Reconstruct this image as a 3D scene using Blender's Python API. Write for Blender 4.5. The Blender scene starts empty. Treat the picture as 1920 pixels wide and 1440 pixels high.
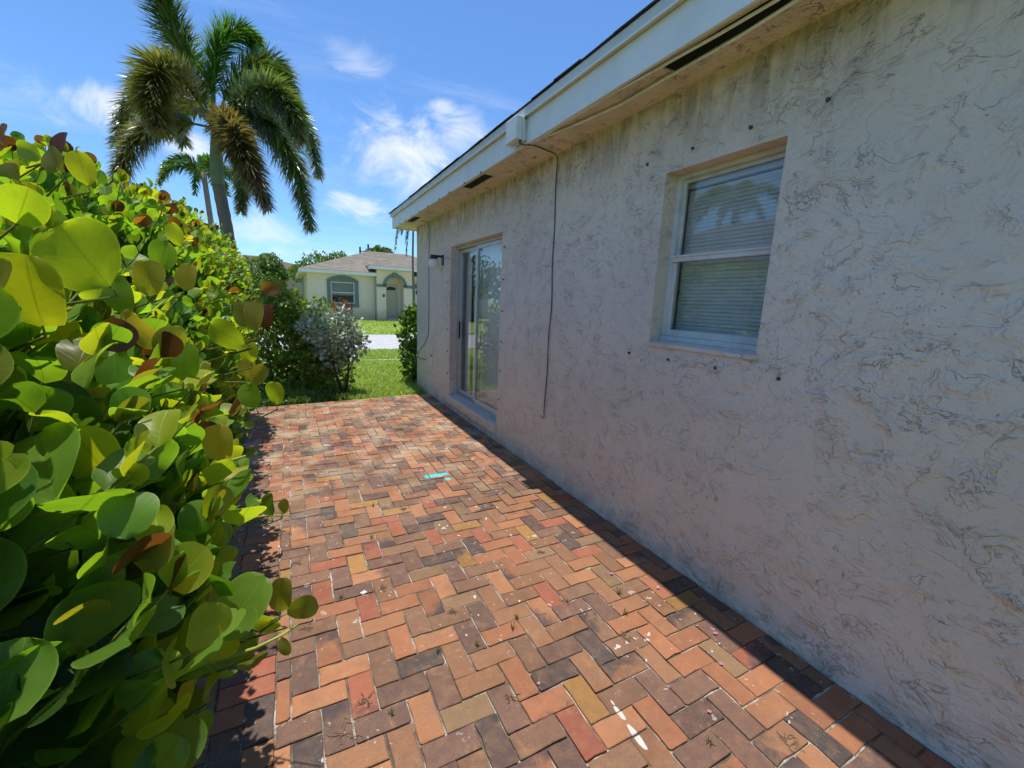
import bpy, math, random
import numpy as np
from mathutils import Vector, Matrix

random.seed(7); rng = np.random.default_rng(7)
sc = bpy.context.scene
COL = sc.collection
R = math.radians

# ------------------------------------------------------------------ camera
CAM_H = 1.55
FPX = 797.0
AX = np.array([[0.88838844, -0.05086427, 0.45626616],
               [-0.45735382, -0.18446968, 0.86994162],
               [0.03991832, -0.98152115, -0.1871437]])       # rows: world X, Y, Z seen from the camera (x right, y down, z forward)
cam = bpy.data.cameras.new('camera')
cam.sensor_width = 36.0; cam.lens = 36.0 * FPX / 1920.0
cam.clip_start = 0.02; cam.clip_end = 3000
camo = bpy.data.objects.new('camera', cam); COL.objects.link(camo)
m = Matrix.Identity(4)
for r in range(3):
    m[r][0] = AX[r, 0]; m[r][1] = -AX[r, 1]; m[r][2] = -AX[r, 2]
m[2][3] = CAM_H
camo.matrix_world = m
sc.camera = camo
CAMP = np.array([0, 0, CAM_H])

def ray(px, py): return AX @ np.array([px - 960.0, py - 720.0, FPX])
def at_depth(px, py, d): return CAMP + ray(px, py) * (d / FPX)
def at_y(px, py, y):
    r = ray(px, py); return CAMP + r * (y / r[1])
def on_ground(px, py, z=0.0):
    r = ray(px, py); return CAMP + r * ((z - CAM_H) / r[2])
def proj(p):
    c = AX.T @ (np.asarray(p, float) - CAMP)
    if c[2] < 0.05: return None
    return 960 + FPX * c[0] / c[2], 720 + FPX * c[1] / c[2], c[2]

# ------------------------------------------------------------------ sky, sun, exposure
SUN = Vector((-0.055, 0.082, 1.0)).normalized()
sun = bpy.data.lights.new('sun', 'SUN'); sun.energy = 2.6; sun.angle = R(0.53); sun.color = (1.0, 0.955, 0.885)
suno = bpy.data.objects.new('sun', sun); COL.objects.link(suno)
suno.rotation_euler = SUN.to_track_quat('Z', 'Y').to_euler(); suno.location = (0, 0, 30)
world = bpy.data.worlds.new('World'); sc.world = world; world.use_nodes = True
sc.view_settings.view_transform = 'Standard'; sc.view_settings.look = 'None'
sc.view_settings.gamma = 1.0; sc.view_settings.use_curve_mapping = False
sc.view_settings.exposure = 1.03
SKY_STRENGTH = 0.15
sc.cycles.use_denoising = True
sc.cycles.max_bounces = 6; sc.cycles.diffuse_bounces = 3; sc.cycles.glossy_bounces = 3
sc.cycles.use_adaptive_sampling = True; sc.cycles.adaptive_threshold = 0.025
sc.cycles.transparent_max_bounces = 8; sc.cycles.transmission_bounces = 4
sc.cycles.caustics_reflective = False; sc.cycles.caustics_refractive = False
sc.cycles.sample_clamp_indirect = 6.0

class NT:
    """small helper round a node tree"""
    def __init__(s, tree): s.t = tree; s.n = tree.nodes; s.l = tree.links
    def node(s, typ, **kw):
        nd = s.n.new(typ)
        for k, v in kw.items():
            if k.startswith('i_'):
                key = k[2:]; nd.inputs[int(key) if key.isdigit() else key.replace('_', ' ')].default_value = v
            else: setattr(nd, k, v)
        return nd
    def link(s, a, b): s.l.new(a, b)
    def put(s, sock, v):
        if hasattr(v, 'links') or isinstance(v, bpy.types.NodeSocket): s.l.new(v, sock)
        else: sock.default_value = v
    def math(s, op, a, b=0.0, c=0.0, clamp=False):
        nd = s.n.new('ShaderNodeMath'); nd.operation = op; nd.use_clamp = clamp
        for i, v in enumerate((a, b, c)):
            s.put(nd.inputs[i], v)
        return nd.outputs[0]
    def vmath(s, op, a, b=(0, 0, 0)):
        nd = s.n.new('ShaderNodeVectorMath'); nd.operation = op
        s.put(nd.inputs[0], a); s.put(nd.inputs[1], b)
        return nd.outputs['Value'] if op in ('DOT_PRODUCT', 'LENGTH', 'DISTANCE') else nd.outputs[0]
    def mix(s, f, a, b, blend='MIX'):
        nd = s.n.new('ShaderNodeMix'); nd.data_type = 'RGBA'; nd.blend_type = blend; nd.clamp_factor = True
        s.put(nd.inputs[0], f)
        for i, v in ((6, a), (7, b)):
            if isinstance(v, tuple) and len(v) == 3: v = (*v, 1.0)
            s.put(nd.inputs[i], v)
        return nd.outputs[2]
    def noise(s, vec, scale, detail=4.0, rough=0.55, dist=0.0):
        nd = s.n.new('ShaderNodeTexNoise'); nd.inputs['Scale'].default_value = scale
        nd.inputs['Detail'].default_value = detail; nd.inputs['Roughness'].default_value = rough
        nd.inputs['Distortion'].default_value = dist
        if vec is not None: s.l.new(vec, nd.inputs['Vector'])
        return nd.outputs['Fac']
    def step(s, v, lo, hi):
        nd = s.n.new('ShaderNodeMapRange'); nd.interpolation_type = 'SMOOTHSTEP'; nd.clamp = True
        s.put(nd.inputs[0], v); nd.inputs[1].default_value = lo; nd.inputs[2].default_value = hi
        return nd.outputs[0]
    def ramp(s, v, stops):
        nd = s.n.new('ShaderNodeValToRGB'); cr = nd.color_ramp
        while len(cr.elements) < len(stops): cr.elements.new(0.5)
        for e, (p, c) in zip(cr.elements, stops): e.position = p; e.color = (*c, 1.0)
        s.l.new(v, nd.inputs[0]); return nd.outputs[0]
    def sep(s, v):
        nd = s.n.new('ShaderNodeSeparateXYZ'); s.l.new(v, nd.inputs[0]); return nd.outputs
    def comb(s, x, y, z):
        nd = s.n.new('ShaderNodeCombineXYZ')
        for i, v in enumerate((x, y, z)): s.put(nd.inputs[i], v)
        return nd.outputs[0]
    def scale3(s, vec, x, y, z): return s.vmath('MULTIPLY', vec, (x, y, z))
    def bump(s, h, strength, dist, normal=None):
        nd = s.n.new('ShaderNodeBump'); nd.inputs['Strength'].default_value = strength
        nd.inputs['Distance'].default_value = dist; s.l.new(h, nd.inputs['Height'])
        if normal is not None: s.l.new(normal, nd.inputs['Normal'])
        return nd.outputs[0]

def build_world():
    g = NT(world.node_tree); g.n.clear()
    out = g.node('ShaderNodeOutputWorld'); bg = g.node('ShaderNodeBackground')
    sky = g.node('ShaderNodeTexSky'); sky.sky_type = 'NISHITA'; sky.sun_disc = False
    sky.sun_elevation = math.asin(SUN.z); sky.sun_rotation = math.atan2(SUN.x, SUN.y)
    sky.altitude = 0; sky.air_density = 1.0; sky.dust_density = 0.3; sky.ozone_density = 2.2
    tc = g.node('ShaderNodeTexCoord'); d = tc.outputs['Generated']
    x, y, z = g.sep(d)
    zc = g.math('ADD', g.math('MAXIMUM', z, 0.0), 0.12)
    p = g.comb(g.math('DIVIDE', x, zc), g.math('DIVIDE', y, zc), 0.0)
    # thin high cloud everywhere, fair-weather puffs low down
    wisp = g.noise(g.scale3(p, 0.7, 1.5, 1), 1.1, 7, 0.62, 0.6)
    wisp = g.math('MULTIPLY', g.step(wisp, 0.50, 0.84), 0.42)
    puff = g.noise(g.scale3(p, 1.0, 1.0, 1), 1.35, 8, 0.58, 0.15)
    puff = g.math('MULTIPLY', g.step(puff, 0.62, 0.78), 0.6)
    tex = g.noise(g.scale3(d, 1, 1, 1.7), 7.5, 9, 0.64, 0.9)
    cl = g.math('MAXIMUM', wisp, puff)
    # the clouds that stand over the far houses: soft fronts broken up by noise
    for (px, py, rad, lo, hi, amt) in [(770, 285, 0.18, 0.36, 0.95, 0.85), (860, 250, 0.10, 0.36, 0.8, 0.7), (640, 385, 0.055, 0.28, 0.75, 0.7),
                                       (690, 400, 0.06, 0.3, 0.6, 0.6), (215, 205, 0.065, 0.30, 0.75, 0.75), (360, 275, 0.05, 0.3, 0.6, 0.7),
                                       (500, 450, 0.12, 0.38, 0.85, 0.5), (665, 110, 0.075, 0.50, 1.0, 0.45), (833, 200, 0.035, 0.3, 0.7, 0.55),
                                       (40, 180, 0.10, 0.5, 1.0, 0.35)]:
        r = ray(px, py); r = r / np.linalg.norm(r)
        dist = g.vmath('LENGTH', g.scale3(g.vmath('SUBTRACT', d, tuple(r)), 0.75, 0.75, 1.35))
        fall = g.math('SUBTRACT', 1.0, g.math('DIVIDE', dist, rad))
        body = g.step(g.math('ADD', g.math('MULTIPLY', fall, 0.75), g.math('MULTIPLY', g.math('SUBTRACT', tex, 0.5), 2.0)), lo - 0.2, hi + 0.12)
        body = g.math('MULTIPLY', body, g.step(fall, -0.05, 0.6))
        cl = g.math('MAXIMUM', cl, g.math('MULTIPLY', body, amt))
    cl = g.math('MULTIPLY', cl, g.step(z, 0.0, 0.06))
    base = g.mix(1.0, sky.outputs[0], (0.345, 0.495, 0.65), 'MULTIPLY')
    colr = g.mix(cl, base, (3.5, 3.6, 3.75))
    g.link(colr, bg.inputs[0]); bg.inputs[1].default_value = SKY_STRENGTH
    g.link(bg.outputs[0], out.inputs[0])
build_world()

# ------------------------------------------------------------------ mesh helpers
class MB:
    """collects faces (with a colour per vertex) and builds ONE mesh object"""
    def __init__(s): s.v = []; s.f = []; s.c = []; s.uv = []; s.cur = (1, 1, 1)
    def add(s, vs, fs, col=None, uvs=None):
        o = len(s.v); s.v.extend([tuple(map(float, q)) for q in vs]); s.f.extend([tuple(i + o for i in f) for f in fs])
        c = col if col is not None else s.cur
        s.c.extend([c] * len(vs)); s.uv.extend(uvs if uvs is not None else [(0.0, 0.0)] * len(vs))
    def box(s, x0, x1, y0, y1, z0, z1, col=None):
        vs = [(x0, y0, z0), (x1, y0, z0), (x1, y1, z0), (x0, y1, z0), (x0, y0, z1), (x1, y0, z1), (x1, y1, z1), (x0, y1, z1)]
        s.add(vs, [(3, 2, 1, 0), (4, 5, 6, 7), (0, 1, 5, 4), (1, 2, 6, 5), (2, 3, 7, 6), (3, 0, 4, 7)], col)
    def prism(s, poly, axis, a, b, col=None):
        """polygon in the two other axes, extruded along axis"""
        def mk(u, w, t):
            return {0: (t, u, w), 1: (u, t, w), 2: (u, w, t)}[axis]
        n = len(poly)
        vs = [mk(u, w, a) for u, w in poly] + [mk(u, w, b) for u, w in poly]
        fs = [tuple(range(n))[::-1], tuple(range(n, 2 * n))] + [(i, (i + 1) % n, n + (i + 1) % n, n + i) for i in range(n)]
        s.add(vs, fs, col)
    def tube(s, pts, rad, seg=6, col=None, caps=True):
        pts = [Vector(p) for p in pts]; n = len(pts)
        rads = rad if hasattr(rad, '__len__') else [rad] * n
        vs = []; up = Vector((0.137, 0.21, 1)).normalized()
        for i, p in enumerate(pts):
            t = (pts[min(i + 1, n - 1)] - pts[max(i - 1, 0)]).normalized()
            a = t.cross(up)
            if a.length < 1e-4: a = t.cross(Vector((1, 0, 0)))
            a.normalize(); b = t.cross(a)
            for k in range(seg):
                w = 2 * math.pi * k / seg; vs.append(p + (a * math.cos(w) + b * math.sin(w)) * rads[i])
        fs = [(i * seg + k, i * seg + (k + 1) % seg, (i + 1) * seg + (k + 1) % seg, (i + 1) * seg + k) for i in range(n - 1) for k in range(seg)]
        if caps: fs += [tuple(range(seg))[::-1], tuple(range((n - 1) * seg, n * seg))]
        s.add(vs, fs, col)
    def lathe(s, prof, c, seg=20, col=None, axis=2):
        vs = []
        for r, z in prof:
            for k in range(seg):
                w = 2 * math.pi * k / seg; vs.append((c[0] + r * math.cos(w), c[1] + r * math.sin(w), c[2] + z))
        n = len(prof)
        fs = [(i * seg + k, i * seg + (k + 1) % seg, (i + 1) * seg + (k + 1) % seg, (i + 1) * seg + k) for i in range(n - 1) for k in range(seg)]
        s.add(vs, fs, col)
    def quad(s, a, b, c, d, col=None): s.add([a, b, c, d], [(0, 1, 2, 3)], col)
    def mesh(s, name, mat, smooth=False):
        me = bpy.data.meshes.new(name); me.from_pydata(s.v, [], s.f)
        at = me.color_attributes.new('col', 'FLOAT_COLOR', 'POINT')
        at.data.foreach_set('color', np.array([(*c[:3], 1.0) for c in s.c], dtype=np.float32).ravel())
        ul = me.uv_layers.new(name='UVMap')
        li = np.empty(len(me.loops), dtype=np.int32); me.loops.foreach_get('vertex_index', li)
        ul.data.foreach_set('uv', np.array(s.uv, dtype=np.float32)[li].ravel())
        me.materials.append(mat)
        if smooth: me.polygons.foreach_set('use_smooth', [True] * len(me.polygons))
        me.update(); return me
    def build(s, name, mat, parent=None, smooth=False, bevel=0.0):
        me = s.mesh(name, mat, smooth); o = bpy.data.objects.new(name, me); COL.objects.link(o)
        if parent is not None: o.parent = parent; o.matrix_parent_inverse = Matrix.Translation(-parent_loc(parent))
        if bevel:
            b = o.modifiers.new('bevel', 'BEVEL'); b.width = bevel; b.segments = 2; b.limit_method = 'ANGLE'
        return o

def parent_loc(p): return Vector(p.location)

def tag(o, label=None, cat=None, group=None, kind=None):
    if label: o['label'] = label
    if cat: o['category'] = cat
    if group: o['group'] = group
    if kind: o['kind'] = kind
    return o
def thing(name, loc, label, cat, group=None):
    o = bpy.data.objects.new(name, None); COL.objects.link(o); o.location = loc
    o.empty_display_size = 0.2
    return tag(o, label, cat, group)

# the parts of a thing are meshes in world coordinates; their parent's offset is taken out once
def adopt(o, parent):
    o.parent = parent; o.matrix_parent_inverse = Matrix.Translation(-Vector(parent.location)) if parent.type == 'EMPTY' else Matrix.Identity(4)

# ------------------------------------------------------------------ materials
def new_mat(name):
    mt = bpy.data.materials.new(name); mt.use_nodes = True; g = NT(mt.node_tree); g.n.clear()
    out = g.node('ShaderNodeOutputMaterial'); bs = g.node('ShaderNodeBsdfPrincipled')
    g.link(bs.outputs[0], out.inputs[0]); return mt, g, bs, out
def pos(g): return g.node('ShaderNodeNewGeometry').outputs['Position']
def attr(g, name='col'):
    a = g.node('ShaderNodeAttribute'); a.attribute_name = name; return a.outputs['Color']

def simple(name, color, rough=0.6, metal=0.0, var=0.12, scale=9.0, spec=0.4, bumpd=0.0, bscale=60.0):
    mt, g, bs, out = new_mat(name)
    P = pos(g); n = g.noise(P, scale, 5)
    c2 = tuple(max(0.0, c * (1 - var * 2)) for c in color)
    g.link(g.mix(g.step(n, 0.3, 0.75), color, c2), bs.inputs['Base Color'])
    bs.inputs['Roughness'].default_value = rough; bs.inputs['Metallic'].default_value = metal
    bs.inputs['Specular IOR Level'].default_value = spec
    if bumpd: g.link(g.bump(g.noise(P, bscale, 4), 0.5, bumpd), bs.inputs['Normal'])
    return mt

def mat_brick():
    mt, g, bs, out = new_mat('brick')
    P = pos(g); c = attr(g, 'col'); X, Y, Z = g.sep(P)
    fine = g.noise(P, 130, 6, 0.65); mid = g.noise(P, 22, 5, 0.6); big = g.noise(P, 5.5, 3, 0.5)
    c = g.mix(g.math('MULTIPLY', g.step(mid, 0.35, 0.75), 0.42), c, g.mix(0.5, c, (0.40, 0.21, 0.085)))
    c = g.mix(g.step(fine, 0.62, 0.8), c, g.mix(0.5, c, (0.02, 0.012, 0.01)))
    # kiln flashing: smoky blue-black clouds on some bricks (alpha-like amount in attribute 'flash')
    fa = g.node('ShaderNodeAttribute'); fa.attribute_name = 'flash'
    fl = g.noise(P, 16.0, 4, 0.55, 0.6)
    fm = g.step(g.math('ADD', fa.outputs['Fac'], g.math('MULTIPLY', g.math('SUBTRACT', fl, 0.5), 1.3)), 0.45, 0.95)
    c = g.mix(g.math('MULTIPLY', fm, 0.80), c, (0.042, 0.040, 0.046))
    # each brick's own drift of tone
    c = g.mix(g.math('MULTIPLY', g.step(g.noise(P, 11.0, 4, 0.6, 0.5), 0.46, 0.66), 0.38), c, g.mix(0.6, c, (0.17, 0.105, 0.075)))
    c = g.mix(g.math('MULTIPLY', g.step(g.noise(g.vmath('ADD', P, (4, 4, 0)), 13.0, 4, 0.6, 0.5), 0.54, 0.72), 0.32), c, g.mix(0.6, c, (0.50, 0.27, 0.13)))
    # dusty wear, denser beyond the first metres
    dust = g.noise(P, 3.0, 6, 0.65, 0.3)
    dm = g.math('MULTIPLY', g.step(dust, 0.42, 0.68), g.step(Y, 2.0, 4.6))
    c = g.mix(g.math('MULTIPLY', dm, 0.55), c, (0.52, 0.42, 0.28))
    stain = g.noise(P, 1.7, 6, 0.7, 0.4)
    c = g.mix(g.math('MULTIPLY', g.step(stain, 0.44, 0.66), 0.40), c, g.mix(1.0, c, (0.60, 0.58, 0.56), 'MULTIPLY'))
    grit = g.math('MULTIPLY', g.step(g.noise(P, 320, 2), 0.60, 0.68), g.step(g.noise(P, 14, 4), 0.40, 0.65))
    c = g.mix(g.math('MULTIPLY', grit, 0.45), c, (0.50, 0.43, 0.34))
    # paint spatter
    def spots(scale, lo, hi, seed):
        v = g.node('ShaderNodeTexVoronoi'); v.inputs['Scale'].default_value = scale; v.voronoi_dimensions = '2D'
        q = g.vmath('ADD', g.vmath('ADD', P, (seed, seed * 0.7, 0)), g.scale3(g.comb(g.noise(P, 40, 2), g.noise(g.vmath('ADD', P, (7, 3, 0)), 40, 2), 0.0), 0.05, 0.05, 0))
        g.link(q, v.inputs['Vector'])
        rc = g.node('ShaderNodeSeparateColor'); g.link(v.outputs['Color'], rc.inputs[0])
        size = g.math('MULTIPLY', g.math('POWER', rc.outputs[0], 5.0), hi)
        return g.math('MULTIPLY', g.step(g.math('SUBTRACT', size, v.outputs['Distance']), 0.0, 0.03), g.math('GREATER_THAN', rc.outputs[1], lo))
    zone = g.step(g.noise(P, 1.3, 2), 0.42, 0.60)
    s1 = g.math('MULTIPLY', spots(15, 0.74, 0.24, 3.1), zone); s2 = g.math('MULTIPLY', spots(42, 0.72, 0.30, 9.4), zone)
    s3 = g.math('MULTIPLY', g.step(g.noise(g.scale3(P, 1, 2.4, 1), 7.0, 6, 0.7, 0.9), 0.645, 0.675), g.step(Y, 2.0, 3.4))
    w = g.math('MAXIMUM', g.math('MAXIMUM', s1, s2), g.math('MULTIPLY', s3, 0.85))
    def rect(x0, x1, y0, y1, e=0.012):
        wob = g.math('MULTIPLY', g.math('SUBTRACT', g.noise(P, 30, 3), 0.5), 0.05)
        a = g.math('MULTIPLY', g.step(g.math('ADD', X, wob), x0 - e, x0 + e), g.step(g.math('ADD', X, wob), x1 + e, x1 - e))
        b = g.math('MULTIPLY', g.step(g.math('ADD', Y, wob), y0 - e, y0 + e), g.step(g.math('ADD', Y, wob), y1 + e, y1 - e))
        return g.math('MULTIPLY', a, b)
    # white drip: two drops with tails
    for (cx, cy, rx, ry) in ((1.063, 1.012, 0.010, 0.034), (1.058, 0.912, 0.0125, 0.052), (1.068, 1.06, 0.004, 0.012)):
        q = g.comb(g.math('DIVIDE', g.math('SUBTRACT', X, cx), rx), g.math('DIVIDE', g.math('SUBTRACT', Y, cy), ry), 0.0)
        L = g.math('ADD', g.vmath('LENGTH', q), g.math('MULTIPLY', g.math('SUBTRACT', g.noise(P, 60, 3), 0.5), 0.5))
        w = g.math('MAXIMUM', w, g.step(L, 1.05, 0.9))
    # long chalky runs across the far courses
    run = g.math('MULTIPLY', g.step(g.noise(g.scale3(P, 6, 1.1, 1), 2.2, 5, 0.6, 0.8), 0.66, 0.70), g.math('MULTIPLY', g.step(Y, 3.8, 4.6), g.step(X, 1.7, 1.3)))
    w = g.math('MAXIMUM', w, g.math('MULTIPLY', run, 0.7))
    c = g.mix(g.math('MULTIPLY', w, 0.85), c, (0.64, 0.61, 0.55))
    thin = g.math('ADD', 0.55, g.math('MULTIPLY', g.noise(P, 55, 4), 0.7))
    cy = g.math('MULTIPLY', g.math('MAXIMUM', rect(0.995, 1.205, 3.455, 3.515), rect(1.14, 1.19, 3.345, 3.385)), thin)
    c = g.mix(cy, c, (0.05, 0.56, 0.62))
    pk = rect(0.985, 1.03, 3.62, 3.66); c = g.mix(pk, c, (0.62, 0.12, 0.22))
    g.link(c, bs.inputs['Base Color'])
    rr = g.math('ADD', 0.62, g.math('MULTIPLY', mid, 0.3)); g.link(rr, bs.inputs['Roughness'])
    bs.inputs['Specular IOR Level'].default_value = 0.30
    pit = g.step(g.noise(P, 210, 3, 0.6), 0.36, 0.46)
    h = g.math('ADD', g.math('MULTIPLY', mid, 1.3), g.math('ADD', g.math('MULTIPLY', fine, 0.35), g.math('MULTIPLY', pit, 0.25)))
    g.link(g.bump(h, 0.75, 0.0035), bs.inputs['Normal'])
    return mt

def mat_sand():
    mt, g, bs, out = new_mat('joint_sand'); P = pos(g)
    n = g.noise(P, 6.0, 5, 0.6); f = g.noise(P, 180, 3)
    c = g.ramp(n, [(0.30, (0.035, 0.028, 0.02)), (0.48, (0.16, 0.13, 0.09)), (0.60, (0.44, 0.40, 0.33))])
    c = g.mix(g.step(f, 0.5, 0.75), c, (0.07, 0.055, 0.04)); g.link(c, bs.inputs['Base Color'])
    bs.inputs['Roughness'].default_value = 0.95; g.link(g.bump(f, 0.8, 0.004), bs.inputs['Normal']); return mt

def mat_stucco(name='stucco', base=(0.76, 0.645, 0.55), relief=1.0, mildew=True, shade_dirt=0.27):
    mt, g, bs, out = new_mat(name); P = pos(g); X, Y, Z = g.sep(P)
    # skip-trowel: flat plaster islands with torn lips, and trowel drags between them
    warp = g.vmath('ADD', P, g.scale3(g.comb(g.noise(P, 3.2, 3), g.noise(g.vmath('ADD', P, (5, 9, 2)), 3.2, 3), g.noise(g.vmath('ADD', P, (1, 4, 8)), 3.2, 3)), 0.22, 0.22, 0.22))
    n1 = g.noise(g.scale3(warp, 1, 0.9, 1.3), 5.4, 6, 0.60, 0.5)
    n2 = g.noise(g.scale3(g.vmath('ADD', warp, (3.3, 1.7, 0.4)), 1, 0.7, 1.6), 9.0, 4, 0.55, 0.6)
    n3 = g.noise(P, 55, 5, 0.65)
    rough_zone = g.step(g.noise(g.vmath('ADD', P, (2, 6, 4)), 1.9, 4, 0.6), 0.34, 0.66)
    A1 = g.math('MULTIPLY', g.math('ADD', 0.18, g.math('MULTIPLY', g.step(g.noise(P, 8.5, 4, 0.6), 0.45, 0.62), 0.82)), g.math('ADD', 0.5, g.math('MULTIPLY', rough_zone, 0.5)))
    A2 = g.math('MULTIPLY', g.math('ADD', 0.12, g.math('MULTIPLY', g.step(g.noise(g.vmath('ADD', P, (8, 2, 1)), 10.0, 4, 0.6), 0.46, 0.63), 0.88)), g.math('ADD', 0.5, g.math('MULTIPLY', rough_zone, 0.5)))
    f1 = g.math('FRACT', g.math('MULTIPLY', n1, 5.6)); f2 = g.math('FRACT', g.math('MULTIPLY', n2, 3.9))
    s1 = g.math('MULTIPLY', g.step(f1, 0.0, 0.12), g.math('SUBTRACT', 1.0, f1)); s2 = g.math('MULTIPLY', g.step(f2, 0.0, 0.14), g.math('SUBTRACT', 1.0, f2))
    h = g.math('ADD', g.math('MULTIPLY', g.math('MULTIPLY', s1, A1), 0.85), g.math('MULTIPLY', g.math('MULTIPLY', s2, A2), 0.50))
    h = g.math('ADD', h, g.math('MULTIPLY', g.noise(P, 5, 4), 0.7))
    h = g.math('ADD', h, g.math('MULTIPLY', n3, 0.07))
    holes = g.node('ShaderNodeTexVoronoi'); holes.inputs['Scale'].default_value = 42; g.link(P, holes.inputs['Vector'])
    rc = g.node('ShaderNodeSeparateColor'); g.link(holes.outputs['Color'], rc.inputs[0])
    pin = g.math('MULTIPLY', g.step(holes.outputs['Distance'], 0.16, 0.08), g.math('GREATER_THAN', rc.outputs[0], 0.90))
    h = g.math('SUBTRACT', h, g.math('MULTIPLY', pin, 0.6))
    c = g.mix(g.step(g.noise(P, 1.1, 4), 0.35, 0.7), base, tuple(v * 0.9 for v in base))
    # occlusion shade under the torn lips painted in as short dark lines, with grime
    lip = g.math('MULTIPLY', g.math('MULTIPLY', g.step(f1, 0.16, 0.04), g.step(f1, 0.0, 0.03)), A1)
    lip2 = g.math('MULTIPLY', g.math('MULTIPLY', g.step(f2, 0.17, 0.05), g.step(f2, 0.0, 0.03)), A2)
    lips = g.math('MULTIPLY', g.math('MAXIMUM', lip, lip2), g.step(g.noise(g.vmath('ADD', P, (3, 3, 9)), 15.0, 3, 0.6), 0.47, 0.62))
    c = g.mix(g.math('MULTIPLY', lips, shade_dirt), c, (0.20, 0.17, 0.15))
    c = g.mix(g.math('MULTIPLY', pin, 0.35), c, (0.15, 0.13, 0.12))
    if mildew:
        st = g.noise(g.scale3(P, 1, 7.0, 1.1), 2.0, 6, 0.65, 0.4)
        blot = g.noise(P, 3.4, 6, 0.65, 0.5)
        top = g.step(Z, 2.30, 2.74)
        mk = g.math('MULTIPLY', top, g.step(g.math('ADD', g.math('MULTIPLY', st, 0.55), g.math('MULTIPLY', blot, 0.5)), 0.42, 0.66))
        c = g.mix(g.math('MULTIPLY', mk, 0.66), c, (0.17, 0.125, 0.075))
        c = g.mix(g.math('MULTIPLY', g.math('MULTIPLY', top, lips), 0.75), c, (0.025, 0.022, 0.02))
        low = g.math('MULTIPLY', g.step(Z, 0.22, 0.0), g.step(g.noise(P, 8, 5), 0.40, 0.62))
        c = g.mix(g.math('MULTIPLY', low, 0.3), c, (0.16, 0.14, 0.12))
        # white chips and pink scuffs
        v = g.node('ShaderNodeTexVoronoi'); v.inputs['Scale'].default_value = 5.5; g.link(g.vmath('ADD', P, g.scale3(g.comb(n3, n2, n3), 0.05, 0.05, 0.05)), v.inputs['Vector'])
        r2 = g.node('ShaderNodeSeparateColor'); g.link(v.outputs['Color'], r2.inputs[0])
        ch = g.math('MULTIPLY', g.step(v.outputs['Distance'], 0.075, 0.05), g.math('GREATER_THAN', r2.outputs[0], 0.83))
        c = g.mix(g.math('MULTIPLY', ch, 0.7), c, (0.88, 0.86, 0.84))
    g.link(c, bs.inputs['Base Color']); bs.inputs['Roughness'].default_value = 0.72; bs.inputs['Specular IOR Level'].default_value = 0.25
    g.link(g.bump(h, 1.0, 0.0135 * relief), bs.inputs['Normal'])
    return mt

def mat_leaf(name, trans=0.5, rough=0.32, tint=(1.35, 1.25, 0.35), vein=0.35, spec=0.5):
    mt, g, bs, out = new_mat(name); P = pos(g); c = attr(g, 'col')
    u = g.node('ShaderNodeUVMap'); u.uv_map = 'UVMap'; U, V, _ = g.sep(u.outputs[0])
    du = g.math('ABSOLUTE', g.math('SUBTRACT', U, 0.5))
    rib = g.step(du, 0.028, 0.010)
    side = g.math('ABSOLUTE', g.math('SUBTRACT', g.math('FRACT', g.math('SUBTRACT', g.math('MULTIPLY', V, 7.0), g.math('MULTIPLY', du, 5.0))), 0.5))
    sv = g.math('MULTIPLY', g.step(side, 0.07, 0.0), 0.6)
    edge = g.step(du, 0.455, 0.495)
    n = g.noise(P, 38, 4, 0.6)
    c = g.mix(g.math('MULTIPLY', g.step(n, 0.42, 0.72), 0.35), c, g.mix(1.0, c, (0.62, 0.72, 0.6), 'MULTIPLY'))
    veins = g.math('MAXIMUM', rib, sv)
    cs = g.mix(g.math('MULTIPLY', veins, vein), c, g.mix(1.0, c, (1.7, 1.55, 1.5), 'MULTIPLY'))
    spots = g.step(g.noise(P, 95, 2), 0.735, 0.76)
    cs = g.mix(g.math('MULTIPLY', spots, 0.5), cs, (0.08, 0.045, 0.015))
    cs = g.mix(g.math('MULTIPLY', edge, 0.6), cs, g.mix(1.0, cs, (1.8, 1.6, 1.8), 'MULTIPLY'))
    g.link(cs, bs.inputs['Base Color']); bs.inputs['Roughness'].default_value = rough; bs.inputs['Specular IOR Level'].default_value = spec
    h = g.math('ADD', g.math('MULTIPLY', veins, -0.6), g.math('MULTIPLY', n, 0.4))
    nb = g.bump(h, 0.35, 0.0012); g.link(nb, bs.inputs['Normal'])
    tr = g.node('ShaderNodeBsdfTranslucent')
    ct = g.mix(1.0, c, tint, 'MULTIPLY'); ct = g.mix(g.math('MULTIPLY', veins, 0.55), ct, g.mix(1.0, ct, (0.5, 0.45, 0.4), 'MULTIPLY'))
    blot = g.noise(P, 60, 3, 0.6); ct = g.mix(g.math('MULTIPLY', g.step(blot, 0.4, 0.7), 0.30), ct, g.mix(1.0, ct, (1.25, 1.1, 1.0), 'MULTIPLY'))
    ct = g.mix(g.math('MULTIPLY', edge, 0.7), ct, g.mix(1.0, ct, (1.35, 1.35, 1.6), 'MULTIPLY'))
    g.link(ct, tr.inputs[0])
    ms = g.node('ShaderNodeMixShader'); ms.inputs[0].default_value = trans
    g.link(bs.outputs[0], ms.inputs[1]); g.link(tr.outputs[0], ms.inputs[2]); g.link(ms.outputs[0], out.inputs[0])
    return mt

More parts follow.
